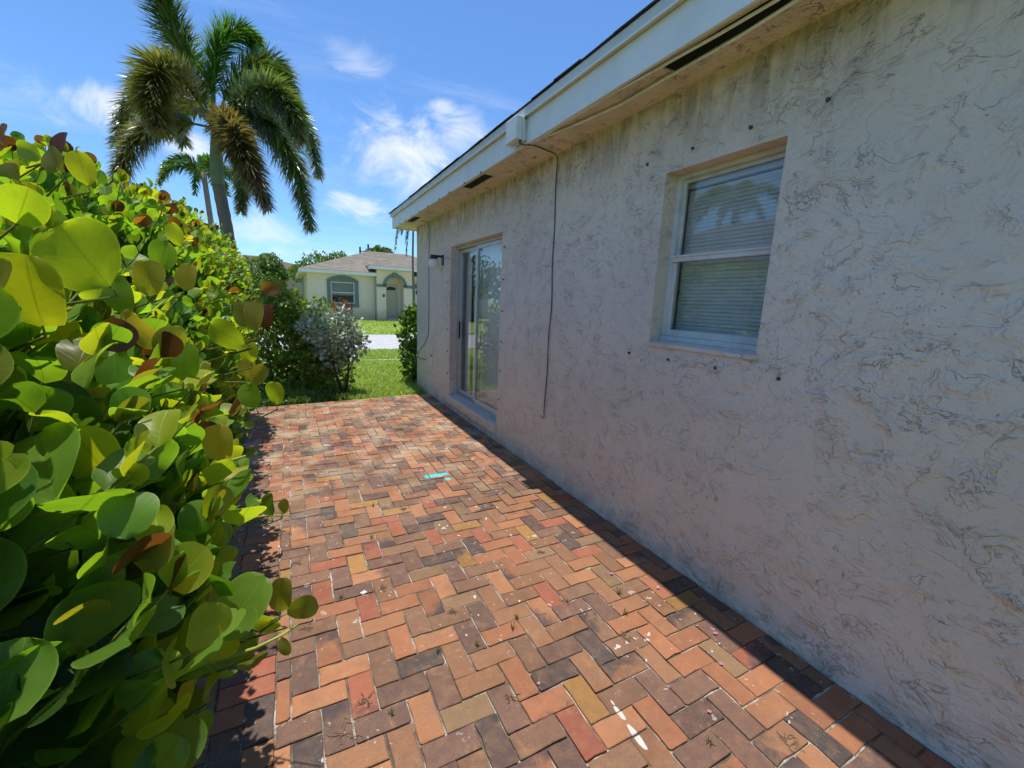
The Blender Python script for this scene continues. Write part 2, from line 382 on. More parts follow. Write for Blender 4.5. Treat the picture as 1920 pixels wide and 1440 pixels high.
def mat_attr(name, rough=0.7, trans=0.0, tint=(1.3, 1.3, 0.6), spec=0.3, var=0.3, scale=14.0, bumpd=0.0, bscale=40.0):
    mt, g, bs, out = new_mat(name); P = pos(g); c = attr(g, 'col')
    n = g.noise(P, scale, 4)
    c = g.mix(g.math('MULTIPLY', g.step(n, 0.35, 0.7), var), c, g.mix(1.0, c, (0.55, 0.55, 0.55), 'MULTIPLY'))
    g.link(c, bs.inputs['Base Color']); bs.inputs['Roughness'].default_value = rough; bs.inputs['Specular IOR Level'].default_value = spec
    if bumpd: g.link(g.bump(g.noise(P, bscale, 5), 0.7, bumpd), bs.inputs['Normal'])
    if trans:
        tr = g.node('ShaderNodeBsdfTranslucent'); g.link(g.mix(1.0, c, tint, 'MULTIPLY'), tr.inputs[0])
        ms = g.node('ShaderNodeMixShader'); ms.inputs[0].default_value = trans
        g.link(bs.outputs[0], ms.inputs[1]); g.link(tr.outputs[0], ms.inputs[2]); g.link(ms.outputs[0], out.inputs[0])
    return mt

def mat_glass(name='window_glass', refl=1.0):
    mt = bpy.data.materials.new(name); mt.use_nodes = True; g = NT(mt.node_tree); g.n.clear()
    out = g.node('ShaderNodeOutputMaterial'); P = pos(g)
    t = g.node('ShaderNodeBsdfTransparent'); t.inputs[0].default_value = (0.93, 0.955, 0.95, 1)
    gl = g.node('ShaderNodeBsdfGlossy'); gl.inputs['Roughness'].default_value = 0.015; gl.inputs['Color'].default_value = (0.95, 0.97, 1, 1)
    g.link(g.bump(g.noise(P, 1.6, 2), 0.06, 0.01), gl.inputs['Normal'])
    lw = g.node('ShaderNodeLayerWeight'); lw.inputs[0].default_value = 0.5
    f = g.math('MULTIPLY', g.math('ADD', 0.055, g.math('MULTIPLY', g.math('POWER', lw.outputs['Facing'], 4.2), 0.80)), refl, clamp=True)
    ms = g.node('ShaderNodeMixShader'); g.link(f, ms.inputs[0]); g.link(t.outputs[0], ms.inputs[1]); g.link(gl.outputs[0], ms.inputs[2])
    g.link(ms.outputs[0], out.inputs[0]); return mt

def mat_lawn():
    mt, g, bs, out = new_mat('lawn'); P = pos(g)
    n = g.noise(P, 0.8, 5); f = g.noise(g.scale3(P, 1, 0.5, 1), 38, 5, 0.7)
    c = g.ramp(g.math('ADD', g.math('MULTIPLY', n, 0.5), g.math('MULTIPLY', f, 0.5)), [(0.30, (0.15, 0.20, 0.045)), (0.50, (0.28, 0.37, 0.08)), (0.68, (0.37, 0.43, 0.13))])
    c = g.mix(g.step(g.noise(P, 2.6, 4), 0.60, 0.72), c, (0.20, 0.17, 0.085))
    g.link(c, bs.inputs['Base Color']); bs.inputs['Roughness'].default_value = 0.9; bs.inputs['Specular IOR Level'].default_value = 0.1
    g.link(g.bump(f, 1.0, 0.03), bs.inputs['Normal']); return mt

def mat_shingle(name, cols, sc_=(1.0, 1.0)):
    mt, g, bs, out = new_mat(name); P = pos(g)
    b = g.node('ShaderNodeTexBrick'); b.inputs['Scale'].default_value = 1.0
    b.inputs['Brick Width'].default_value = 0.32 * sc_[0]; b.inputs['Row Height'].default_value = 0.14 * sc_[1]; b.inputs['Mortar Size'].default_value = 0.008
    b.inputs['Color1'].default_value = (*cols[0], 1); b.inputs['Color2'].default_value = (*cols[1], 1); b.inputs['Mortar'].default_value = (*[v * 0.35 for v in cols[0]], 1)
    X, Y, Z = g.sep(P); s = g.math('ADD', X, Y); g.link(g.comb(s, g.math('MULTIPLY', Z, 3.2), 0.0), b.inputs['Vector'])
    c = g.mix(g.math('MULTIPLY', g.step(g.noise(P, 3.0, 6), 0.35, 0.7), 0.55), b.outputs[0], cols[2])
    g.link(c, bs.inputs['Base Color']); bs.inputs['Roughness'].default_value = 0.95; bs.inputs['Specular IOR Level'].default_value = 0.1
    g.link(g.bump(b.outputs['Fac'], 0.6, 0.012), bs.inputs['Normal']); return mt

M = {}
M['brick'] = mat_brick(); M['sand'] = mat_sand()
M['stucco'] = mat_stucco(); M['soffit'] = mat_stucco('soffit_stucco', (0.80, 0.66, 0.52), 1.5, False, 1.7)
M['hedge'] = mat_leaf('hedge_leaf', 0.56, 0.40, (2.45, 2.2, 0.45), vein=0.55, spec=0.38)
M['foliage'] = mat_leaf('shrub_leaf', 0.45, 0.38, (1.7, 1.6, 0.5), vein=0.15)
M['silver'] = mat_leaf('silver_leaf', 0.18, 0.5, (1.0, 1.05, 0.9), vein=0.1)
M['palm'] = mat_attr('palm_leaflet', 0.27, 0.36, (1.5, 1.5, 0.6), 0.75, 0.25, 6.0)
M['bark'] = mat_attr('bark', 0.9, 0, bumpd=0.02, bscale=30)
M['twig'] = mat_attr('twig', 0.8, 0)
M['lawn'] = mat_lawn(); M['grass'] = mat_attr('grass_blade', 0.5, 0.45, (1.25, 1.3, 0.5), 0.3)
M['glass'] = mat_glass(); M['glass_far'] = mat_glass('far_glass', 0.8)
M['white_paint'] = simple('white_paint', (0.83, 0.82, 0.80), 0.42, var=0.05, scale=5, bumpd=0.0008, bscale=25)
M['white_band'] = simple('white_band', (0.70, 0.68, 0.64), 0.45, var=0.07, scale=4)
M['aluminium'] = simple('white_aluminium', (0.68, 0.67, 0.65), 0.35, 0.0, var=0.10, scale=12)
M['door_alu'] = simple('mill_aluminium', (0.56, 0.56, 0.55), 0.35, 0.25, var=0.08, scale=14)
M['blind'] = simple('blind_vinyl', (0.70, 0.66, 0.61), 0.45, var=0.05)
M['vane'] = simple('vane_vinyl', (0.86, 0.83, 0.78), 0.5, var=0.03)
M['dark'] = simple('vent_screen', (0.012, 0.009, 0.008), 0.9, var=0.2)
M['black'] = simple('black_plastic', (0.02, 0.02, 0.022), 0.45)
M['cable'] = simple('grey_cable', (0.075, 0.07, 0.075), 0.6)
M['wire'] = simple('white_wire', (0.90, 0.88, 0.84), 0.5)
M['globe'] = simple('opal_globe', (0.80, 0.78, 0.75), 0.18, var=0.02, spec=0.6)
M['plastic'] = simple('white_plastic', (0.70, 0.72, 0.72), 0.35, var=0.04)
M['road'] = simple('pale_road', (0.47, 0.46, 0.44), 0.9, var=0.10, scale=3, bumpd=0.004, bscale=90)
M['concrete'] = simple('concrete', (0.48, 0.45, 0.39), 0.9, var=0.14, scale=5, bumpd=0.003)
M['interior'] = simple('interior_paint', (0.34, 0.33, 0.31), 0.9)
M['shingle_near'] = mat_shingle('dark_shingle', ((0.07, 0.066, 0.062), (0.10, 0.094, 0.086), (0.055, 0.05, 0.048)))
M['shingle_far'] = mat_shingle('tan_shingle', ((0.19, 0.165, 0.13), (0.27, 0.235, 0.19), (0.15, 0.13, 0.10)), (2.0, 2.2))
M['shingle_brown'] = mat_shingle('brown_shingle', ((0.14, 0.105, 0.085), (0.18, 0.14, 0.11), (0.12, 0.09, 0.075)), (2, 2))

def mat_cream():
    mt, g, bs, out = new_mat('cream_stucco'); P = pos(g); X, Y, Z = g.sep(P)
    c = g.mix(g.step(g.noise(P, 0.9, 4), 0.35, 0.7), (0.80, 0.68, 0.54), (0.76, 0.64, 0.49))
    rust = g.math('MULTIPLY', g.step(g.math('ADD', Z, g.math('MULTIPLY', g.noise(P, 1.6, 4), 0.5)), 1.25, 0.75), 0.55)
    c = g.mix(rust, c, (0.58, 0.40, 0.18))
    g.link(c, bs.inputs['Base Color']); bs.inputs['Roughness'].default_value = 0.85
    g.link(g.bump(g.noise(P, 25, 4), 0.5, 0.01), bs.inputs['Normal']); return mt
M['cream'] = mat_cream()
M['teal'] = simple('teal_trim', (0.165, 0.215, 0.20), 0.75, var=0.06)
M['beige_door'] = simple('beige_door', (0.52, 0.46, 0.34), 0.6, var=0.04)

# ------------------------------------------------------------------ ground
def ground_z(x, y):
    t = min(max((y - 19.2) / 6.5, 0), 1); return -0.03 + 0.21 * t * t * (3 - 2 * t)
def build_ground():
    xs = [-900, -300, -100, -40, -20, -10, -5, -2.5, 0, 2.5, 5, 10, 20, 40, 100, 300, 900]
    ys = [-900, -300, -100, -40, -15, -6, -2, 2, 6, 10, 13, 16, 19.2, 20.3, 21.4, 22.5, 23.6, 24.7, 25.7, 30, 40, 60, 100, 200, 400, 1200]
    vs = [(x, y, ground_z(x, y)) for y in ys for x in xs]; n = len(xs)
    fs = [(j * n + i, j * n + i + 1, (j + 1) * n + i + 1, (j + 1) * n + i) for j in range(len(ys) - 1) for i in range(n - 1)]
    b = MB(); b.add(vs, fs); o = b.build('lawn', M['lawn'], smooth=True); tag(o, kind='structure')
    b = MB(); b.box(-120, 120, 13.35, 18.85, -0.05, -0.012); tag(b.build('road', M['road']), kind='structure')
    b = MB(); b.box(-3, 9, 11.04, 11.16, -0.05, -0.005); o = b.build('concrete_edging', M['concrete'], bevel=0.01)
    tag(o, 'thin pale concrete edging strip set in the grass before the road', 'edging')
    vs = [(6.9, 18.86, -0.008), (11.5, 18.86, -0.008), (11.5, 27, 0.185), (6.9, 27, 0.185)]
    b = MB(); b.add(vs + [(x, y, z - 0.1) for x, y, z in vs], [(0, 1, 2, 3), (7, 6, 5, 4), (0, 4, 5, 1), (1, 5, 6, 2), (2, 6, 7, 3), (3, 7, 4, 0)])
    tag(b.build('driveway', M['concrete']), kind='structure')
build_ground()

# ------------------------------------------------------------------ brick patio
def clip(poly, nx, ny, d):
    """keep the part where nx*x+ny*y <= d"""
    out = []
    for i in range(len(poly)):
        a = poly[i]; b = poly[(i + 1) % len(poly)]
        da = nx * a[0] + ny * a[1] - d; db = nx * b[0] + ny * b[1] - d
        if da <= 0: out.append(a)
        if (da < 0) != (db < 0) and abs(da - db) > 1e-9:
            t = da / (da - db); out.append((a[0] + (b[0] - a[0]) * t, a[1] + (b[1] - a[1]) * t))
    return out
def area(p): return 0.5 * sum(p[i][0] * p[(i + 1) % len(p)][1] - p[(i + 1) % len(p)][0] * p[i][1] for i in range(len(p)))

BRICK_COLS = [((0.375, 0.160, 0.085), 18), ((0.42, 0.200, 0.105), 11), ((0.29, 0.150, 0.085), 18), ((0.235, 0.135, 0.088), 18), ((0.35, 0.115, 0.070), 10),
              ((0.185, 0.108, 0.086), 13), ((0.135, 0.085, 0.076), 8), ((0.085, 0.068, 0.068), 4), ((0.38, 0.205, 0.065), 2.5), ((0.25, 0.165, 0.095), 7)]
def pick_col():
    tot = sum(w for _, w in BRICK_COLS); r = random.uniform(0, tot)
    for c, w in BRICK_COLS:
        r -= w
        if r <= 0: break
    k = random.uniform(0.72, 0.98); j = random.uniform(-0.015, 0.015)
    return tuple(max(0.01, v * k * t + j * s_) for v, s_, t in zip(c, (1, 0.5, 0.2), (1.0, 0.92, 0.84)))

def brick_geo(poly, top, tilt):
    """bevelled, slightly chipped paver from a convex outline"""
    if area(poly) < 0: poly = poly[::-1]
    cx = sum(p[0] for p in poly) / len(poly); cy = sum(p[1] for p in poly) / len(poly)
    # shrink by the half joint, then round the corners off
    g_ = random.uniform(0.0014, 0.0034)
    n = len(poly); lines = []
    for i in range(n):
        a = poly[i]; b = poly[(i + 1) % n]; L = math.hypot(b[0] - a[0], b[1] - a[1])
        if L < 1e-6: continue
        nx, ny = (b[1] - a[1]) / L, -(b[0] - a[0]) / L; lines.append((nx, ny, nx * a[0] + ny * a[1] - g_))
    q = poly
    for (nx, ny, d) in lines: q = clip(q, nx, ny, d)
    if len(q) < 3 or abs(area(q)) < 2.5e-4: return None
    out = []
    n = len(q)
    for i in range(n):
        p0 = q[i - 1]; p = q[i]; p1 = q[(i + 1) % n]
        la = math.hypot(p0[0] - p[0], p0[1] - p[1]); lb = math.hypot(p1[0] - p[0], p1[1] - p[1])
        c = min(random.choice((0.002, 0.0025, 0.003, 0.004, 0.005, 0.009)), la * 0.3, lb * 0.3)
        out.append((p[0] + (p0[0] - p[0]) / la * c, p[1] + (p0[1] - p[1]) / la * c))
        out.append((p[0] + (p1[0] - p[0]) / lb * c, p[1] + (p1[1] - p[1]) / lb * c))
        k = 2 if lb > 0.13 else (1 if lb > 0.05 else 0)
        nx, ny = -(p1[1] - p[1]) / lb, (p1[0] - p[0]) / lb          # inward
        for e in range(k):
            f = (e + 1) / (k + 1) + random.uniform(-0.12, 0.12); dd = abs(random.gauss(0, 0.0014)) if random.random() < 0.85 else random.uniform(0.003, 0.006)
            out.append((p[0] + (p1[0] - p[0]) * f + nx * dd, p[1] + (p1[1] - p[1]) * f + ny * dd))
    n = len(out)
    z = lambda x, y, dz: top + dz + tilt[0] * (x - cx) + tilt[1] * (y - cy)
    bev = random.uniform(0.0018, 0.0034)
    inner = []
    for (x, y) in out:
        L = math.hypot(x - cx, y - cy); k = 1 - bev * random.uniform(0.9, 1.5) / max(L, 0.02); inner.append((cx + (x - cx) * k, cy + (y - cy) * k))
    vs = [(x, y, z(x, y, -0.045)) for x, y in out] + [(x, y, z(x, y, -bev * 0.85)) for x, y in out] + [(x, y, z(x, y, 0)) for x, y in inner]
    fs = [(i, (i + 1) % n, n + (i + 1) % n, n + i) for i in range(n)] + [(n + i, n + (i + 1) % n, 2 * n + (i + 1) % n, 2 * n + i) for i in range(n)] + [tuple(range(2 * n, 3 * n))]
    return vs, fs

def build_patio():
    W = 0.1; XJ = -0.125
    far = ((-0.4747, 6.60), (1.89, 6.855)); fdx, fdy = far[1][0] - far[0][0], far[1][1] - far[0][1]
    fn = (-fdy, fdx); fl = math.hypot(*fn); fn = (fn[0] / fl, fn[1] / fl); fd = fn[0] * far[0][0] + fn[1] * far[0][1]
    def end_ok(poly): return clip(poly, fn[0], fn[1], fd)
    polys = []
    def herring(x0, x1, y0, y1, ox, oy):
        # 90 degree herringbone, courses square to the wall
        N = 90
        for i in range(-N, N):
            for k in range(-30, 30):
                bx, by = ox + (i + 4 * k) * W - 0.0, oy + i * W
                for (w, hh, dx, dy) in ((2 * W, W, 0, 0), (W, 2 * W, 2 * W, 0)):
                    ax, ay = bx + dx, by + dy - (0 if w > hh else W)
                    if ax > x1 or ax + w < x0 or ay > y1 or ay + hh < y0: continue
                    p = [(ax, ay), (ax + w, ay), (ax + w, ay + hh), (ax, ay + hh)]
                    p = clip(p, 1, 0, x1); 
                    if len(p) > 2: p = clip(p, -1, 0, -x0)
                    if len(p) > 2: p = clip(p, 0, -1, -y0)
                    if len(p) > 2: p = end_ok(p)
                    if len(p) > 2 and abs(area(p)) > 6e-4: polys.append(p)
    herring(XJ, 2.012, -0.4, 7.2, 0.03, 0.02)
    herring(-1.0, XJ, -0.4, 7.2, 0.075, 0.07)
    items = []
    for p in polys:
        # a slight unevenness of the lines
        jx, jy = random.gauss(0, 0.0011), random.gauss(0, 0.0011)
        p = [(x + jx, y + jy) for x, y in p]
        cx = sum(q[0] for q in p) / len(p); cy = sum(q[1] for q in p) / len(p)
        sag = 0.0022 * math.sin(cx * 2.1 + cy * 1.3) + 0.0018 * math.sin(cy * 2.7 - cx)
        gm = brick_geo(p, sag + random.gauss(0, 0.0012), (random.gauss(0, 0.013), random.gauss(0, 0.013)))
        if gm is None: continue
        pr = proj((cx, cy, 0)); vis = 0.0
        if pr and -60 < pr[0] < 1980 and -60 < pr[1] < 1520 and cx > -0.30:
            c = AX.T @ (np.array([cx, cy, 0]) - CAMP)
            vis = abs(area(p)) / pr[2] ** 3 * 1.0
        ang = random.uniform(0, 6.283); off = random.uniform(-0.15, 0.35)
        amt = 0.0 if random.random() > 0.20 else random.uniform(0.55, 1.0)
        fvals = [max(0.0, amt * (off + 0.5 + ((q[0] - cx) * math.cos(ang) + (q[1] - cy) * math.sin(ang)) / 0.14)) for q in gm[0]]
        items.append((vis, gm, pick_col(), fvals))
    items.sort(key=lambda t: -t[0])
    b = MB(); b.add([(-1.05, -0.5, -0.0085), (2.03, -0.5, -0.0085), (2.03, 6.868, -0.0085), (-1.05, 6.535, -0.0085)], [(0, 1, 2, 3)])
    base = b.build('patio', M['sand']); tag(base, kind='structure')
    rest = MB(); restf = []
    for i, (vis, (vs, fs), col, fl_) in enumerate(items):
        if i < 300 and vis > 0:
            b = MB(); b.add(vs, fs, col); o = b.build('brick', M['brick'], base)
            a = o.data.attributes.new('flash', 'FLOAT', 'POINT'); a.data.foreach_set('value', fl_)
        else:
            rest.add(vs, fs, col); restf += fl_
    o = rest.build('brick_paving', M['brick'], base); tag(o, kind='stuff')
    a = o.data.attributes.new('flash', 'FLOAT', 'POINT'); a.data.foreach_set('value', restf)
    return base
build_patio()

# ------------------------------------------------------------------ the near house
XW = 2.03
def build_house():
    h = thing('house', (5.0, 1.5, 0), 'grey stucco house with white fascia along the brick patio', 'house')
    DY0, DY1, DZ0, DZ1 = 4.22, 5.86, 0.18, 2.28
    WY0, WY1, WZ0, WZ1 = 1.30, 2.01, 1.34, 2.34
    Y0, Y1, ZT = -6.0, 7.65, 2.772
    # front wall with real openings, finely gridded so that its face can wander like hand plaster
    b = MB()
    def lin(a, c, n): return [a + (c - a) * i / n for i in range(n)]
    yb = sorted(set([Y0] + lin(-0.5, WY0, 20) + lin(WY0, WY1, 10) + lin(WY1, DY0, 22) + lin(DY0, DY1, 12) + lin(DY1, Y1, 14) + [Y1]))
    zb = sorted(set(lin(-0.06, DZ0, 3) + lin(DZ0, WZ0, 14) + lin(WZ0, DZ1, 12) + [DZ1, WZ1] + lin(WZ1 + 0.06, ZT, 5) + [ZT]))
    def hole(y, z): return (DY0 < y < DY1 and DZ0 < z < DZ1) or (WY0 < y < WY1 and WZ0 < z < WZ1)
    idx = {}
    for y in yb:
        for z in zb:
            idx[(y, z)] = len(b.v); foot = 0.012 * max(0, 1 - z / 0.12) if z < 0.12 else 0
            edge = any(abs(y - e) < 1e-6 for e in (DY0, DY1, WY0, WY1)) or any(abs(z - e) < 1e-6 for e in (DZ0, DZ1, WZ0, WZ1))
            wob = 0.0 if edge else 0.0035 * math.sin(2.3 * y + 1.7 * z) + 0.002 * math.sin(6.1 * y - 4.0 * z) + random.gauss(0, 0.0006)
            b.v.append((XW + wob - foot, y, z)); b.c.append((1, 1, 1)); b.uv.append((0, 0))
    for i in range(len(yb) - 1):
        for j in range(len(zb) - 1):
            if hole((yb[i] + yb[i + 1]) / 2, (zb[j] + zb[j + 1]) / 2): continue
            b.f.append((idx[(yb[i], zb[j])], idx[(yb[i], zb[j + 1])], idx[(yb[i + 1], zb[j + 1])], idx[(yb[i + 1], zb[j])]))
    D = 0.20
    for (y0, y1, z0, z1) in ((DY0, DY1, DZ0, DZ1), (WY0, WY1, WZ0, WZ1)):
        a, c = XW, XW + D
        b.quad((a, y0, z0), (a, y0, z1), (c, y0, z1), (c, y0, z0)); b.quad((a, y1, z1), (a, y1, z0), (c, y1, z0), (c, y1, z1))
        b.quad((a, y0, z1), (a, y1, z1), (c, y1, z1), (c, y0, z1)); b.quad((a, y1, z0), (a, y0, z0), (c, y0, z0), (c, y1, z0))
    # end wall, back and inner faces
    b.quad((XW, Y1, -0.06), (XW, Y1, ZT), (10, Y1, ZT), (10, Y1, -0.06)); b.quad((10, Y1, -0.06), (10, Y1, ZT), (10, Y0, ZT), (10, Y0, -0.06))
    b.quad((XW, Y0, -0.06), (10, Y0, -0.06), (10, Y0, ZT), (XW, Y0, ZT))
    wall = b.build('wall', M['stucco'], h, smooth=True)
    md = wall.modifiers.new('w', 'EDGE_SPLIT'); md.split_angle = R(35)
    b = MB(); b.quad((XW + D, Y0, ZT), (10, Y0, ZT), (10, Y1, ZT), (XW + D, Y1, ZT)); b.quad((XW + D, Y0, 0.12), (10, Y0, 0.12), (10, Y1, 0.12), (XW + D, Y1, 0.12))
    b.quad((4.6, Y0, 0.12), (4.6, Y1, 0.12), (4.6, Y1, ZT), (4.6, Y0, ZT))
    b.build('room', M['interior'], h)
    # soffit with vent openings
    vents = [(-1.30, -0.69), (1.235, 1.85), (4.095, 4.70), (6.70, 7.22)]
    XS = 1.70; VX0, VX1 = 1.748, 1.858; ZS = 2.768
    b = MB(); YE = 8.0
    ys = [Y0] + [v for ab in vents for v in ab] + [YE]
    for i in range(len(ys) - 1):
        y0, y1 = ys[i], ys[i + 1]; vent = i % 2 == 1
        n = max(1, int((y1 - y0) / 0.3))
        for k in range(n):
            a, c = y0 + (y1 - y0) * k / n, y0 + (y1 - y0) * (k + 1) / n
            if vent:
                b.quad((XS, a, ZS), (XS, c, ZS), (VX0, c, ZS), (VX0, a, ZS)); b.quad((VX1, a, ZS), (VX1, c, ZS), (XW + 0.05, c, ZS), (XW + 0.05, a, ZS))
            else: b.quad((XS, a, ZS), (XS, c, ZS), (XW + 0.05, c, ZS), (XW + 0.05, a, ZS))
    b.quad((XW + 0.05, Y1 - 0.05, ZS), (XW + 0.05, YE, ZS), (10, YE, ZS), (10, Y1 - 0.05, ZS))
    for (a, c) in vents:
        for q in (((VX0, a), (VX0, c)), ((VX0, c), (VX1, c)), ((VX1, c), (VX1, a)), ((VX1, a), (VX0, a))):
            (x0, y0), (x1, y1) = q; b.quad((x0, y0, ZS), (x1, y1, ZS), (x1, y1, ZS + 0.012), (x0, y0, ZS + 0.012))
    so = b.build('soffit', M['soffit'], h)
    for (a, c) in vents:
        v = MB(); v.quad((VX0 + 0.001, a + 0.001, ZS + 0.010), (VX1 - 0.001, a + 0.001, ZS + 0.010), (VX1 - 0.001, c - 0.001, ZS + 0.010), (VX0 + 0.001, c - 0.001, ZS + 0.010)); v.build('vent', M['dark'], so)
    # fascia boards: lower board, proud drip board above
    for (fa_, fb_, dz) in ((Y0, 0.4, 0.0), (0.402, 4.86, 0.001), (4.863, YE, -0.001)):
        b = MB(); b.box(1.684 + abs(dz), 1.705, fa_, fb_, 2.752 + dz, 2.9405); b.build('fascia_board', M['white_paint'], h, bevel=0.003)
    b = MB(); b.box(1.706, 10, YE - 0.02, YE, 2.752, 2.9405); b.build('fascia_board', M['white_paint'], h, bevel=0.003)
    for k in range(9):
        y_ = 4.05 + k * 0.42 + random.uniform(-.06, .06); b = MB(); b.box(1.676, 1.686, y_, y_ + 0.016, 2.746, 2.760); b.build('fascia_clip', M['cable'], h)
    b = MB(); b.box(1.655, 1.70, Y0, YE + 0.028, 2.942, 3.004); b.box(1.70, 10, YE + 0.001, YE + 0.028, 2.942, 3.004); b.build('drip_board', M['white_band'], h, bevel=0.004)
    b = MB(); b.box(1.652, 1.656, Y0, YE + 0.03, 2.936, 2.948); b.build('drip_edge', M['white_paint'], h)
    # roof: hip, plus the eave course of shingle tabs
    E = 1.650; S = 0.34; ez = 3.005; yr = YE + 0.04; xr = 5.9
    b = MB(); zr = ez + (xr - E) * S
    b.add([(E, Y0, ez), (E, yr, ez), (xr, yr - (xr - E), zr), (xr, Y0, zr)], [(0, 1, 2, 3)])
    b.add([(E, yr, ez), (10.1, yr, ez), (xr, yr - (xr - E), zr)], [(0, 1, 2)])
    b.add([(10.1, yr, ez), (10.1, Y0, ez), (xr, Y0, zr), (xr, yr - (xr - E), zr)], [(0, 1, 2, 3)])
    b.add([(E, Y0, ez), (xr, Y0, zr), (10.1, Y0, ez)], [(0, 1, 2)])
    roof = b.build('roof', M['shingle_near'], h)
    tab = MB(); tab.box(0, 0.17, 0, 0.296, 0, 0.007); tme = tab.mesh('shingle', M['shingle_near'])
    y = -1.2
    while y < YE - 0.1:
        o = bpy.data.objects.new('shingle', tme); COL.objects.link(o); o.parent = roof; o.matrix_parent_inverse = Matrix.Identity(4)
        o.location = (E - 0.008 + random.uniform(-0.006, 0.005), y, ez + random.uniform(-0.001, 0.004)); o.rotation_euler = (random.uniform(-0.012, 0.012), -math.atan(S), 0)
        y += 0.301
    # sill below the window, threshold under the door
    b = MB(); b.prism([(XW - 0.012, WZ0 - 0.022), (XW + 0.115, WZ0 - 0.022), (XW + 0.115, WZ0 + 0.018), (XW - 0.012, WZ0 + 0.002)], 1, WY0 - 0.004, WY1 + 0.004)
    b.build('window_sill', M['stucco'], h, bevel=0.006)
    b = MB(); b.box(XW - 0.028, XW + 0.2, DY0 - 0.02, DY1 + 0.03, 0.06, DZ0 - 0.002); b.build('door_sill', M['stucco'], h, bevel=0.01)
    # ---- window: single hung
    win = thing('window', (XW, 1.655, 1.84), None, None); adopt_empty(win, h)
    F0, F1 = XW + 0.095, XW + 0.155
    b = MB()
    b.box(F0, F1, WY1 - 0.035, WY1, WZ0 + 0.015, WZ1); b.box(F0, F1, WY0, WY0 + 0.035, WZ0 + 0.015, WZ1)
    b.box(F0, F1, WY0 + 0.035, WY1 - 0.035, WZ1 - 0.025, WZ1); b.box(F0 - 0.01, F1, WY0, WY1, WZ0 + 0.015, WZ0 + 0.045)
    b.build('frame', M['aluminium'], win, bevel=0.003)
    ym0, ym1 = WY0 + 0.035, WY1 - 0.035
    b = MB(); b.box(F0 - 0.012, F0 + 0.022, ym0, ym1, 1.836, 1.872); b.box(F0 - 0.020, F0 - 0.010, ym0, ym1, 1.862, 1.874)
    b.box(F0 + 0.004, F0 + 0.022, ym1 - 0.028, ym1, WZ0 + 0.045, 1.836); b.box(F0 + 0.004, F0 + 0.022, ym0, ym0 + 0.028, WZ0 + 0.045, 1.836)
    b.box(F0 - 0.004, F0 + 0.022, ym0, ym1, WZ0 + 0.046, WZ0 + 0.085)
    b.build('lower_sash', M['aluminium'], win, bevel=0.003)
    b = MB(); b.box(F0 + 0.03, F0 + 0.05, ym1 - 0.016, ym1, 1.875, WZ1 - 0.025); b.box(F0 + 0.03, F0 + 0.05, ym0, ym0 + 0.016, 1.875, WZ1 - 0.025); b.box(F0 + 0.03, F0 + 0.05, ym0 + 0.016, ym1 - 0.016, WZ1 - 0.045, WZ1 - 0.025)
    b.build('upper_sash', M['aluminium'], win, bevel=0.002)
    b = MB(); b.box(F0 + 0.010, F0 + 0.014, ym0 + 0.02, ym1 - 0.02, WZ0 + 0.07, 1.84); b.build('pane', M['glass'], win)
    b = MB(); b.box(F0 + 0.038, F0 + 0.042, ym0 + 0.01, ym1 - 0.01, 1.86, WZ1 - 0.03); b.build('pane', M['glass'], win)
    # ---- sliding door
    dr = thing('sliding_door', (XW, 5.04, DZ0), None, None); adopt_empty(dr, h)
    F0, F1 = XW + 0.085, XW + 0.165
    b = MB()
    b.box(F0, F1, DY1 - 0.035, DY1, DZ0, DZ1); b.box(F0, F1, DY0, DY0 + 0.035, DZ0, DZ1); b.box(F0, F1, DY0 + 0.035, DY1 - 0.035, DZ1 - 0.035, DZ1)
    b.box(F0 - 0.02, F1, DY0 + 0.035, DY1 - 0.035, DZ0, DZ0 + 0.022); b.box(F0 + 0.0, F0 + 0.006, DY0 + 0.035, DY1 - 0.035, DZ0 + 0.022, DZ0 + 0.04)
    b.build('frame', M['door_alu'], dr, bevel=0.003)
    for (y0, y1, x) in ((DY0 + 0.04, 5.15, F0 + 0.010), (5.085, DY1 - 0.04, F0 + 0.046)):
        p = MB(); z0, z1 = DZ0 + 0.026, DZ1 - 0.038; w = 0.045
        p.box(x, x + 0.03, y0, y0 + w, z0, z1); p.box(x, x + 0.03, y1 - w, y1, z0, z1); p.box(x, x + 0.03, y0 + w, y1 - w, z0, z0 + 0.075); p.box(x, x + 0.03, y0 + w, y1 - w, z1 - 0.045, z1)
        p.build('panel_frame', M['door_alu'], dr, bevel=0.003)
        p = MB(); p.box(x + 0.012, x + 0.017, y0 + w - 0.005, y1 - w + 0.005, z0 + 0.07, z1 - 0.04); p.build('pane', M['glass'], dr)
    b = MB(); b.box(F0 + 0.028, F0 + 0.046, DY1 - 0.082, DY1 - 0.060, 1.02, 1.26); b.build('handle', M['black'], dr, bevel=0.004)
    # bolts for the storm shutters
    for (y, z, r) in [(5.95, zz, 0.011) for zz in (2.13, 1.80, 1.47, 1.14, 0.82, 0.49)] + [(4.16, zz, 0.011) for zz in (2.12, 1.79, 1.46, 1.13, 0.81, 0.49)] + \
                     [(1.15, 2.43, 0.010), (1.49, 2.43, 0.010), (2.17, 2.43, 0.010), (1.83, 2.43, 0.008), (2.18, 1.25, 0.009), (1.84, 1.25, 0.009), (1.51, 1.25, 0.010), (1.17, 1.25, 0.010)]:
        s = MB(); n = 8
        ring = lambda x, rr: [(x, y + rr * math.cos(2 * math.pi * k / n), z + rr * math.sin(2 * math.pi * k / n)) for k in range(n)]
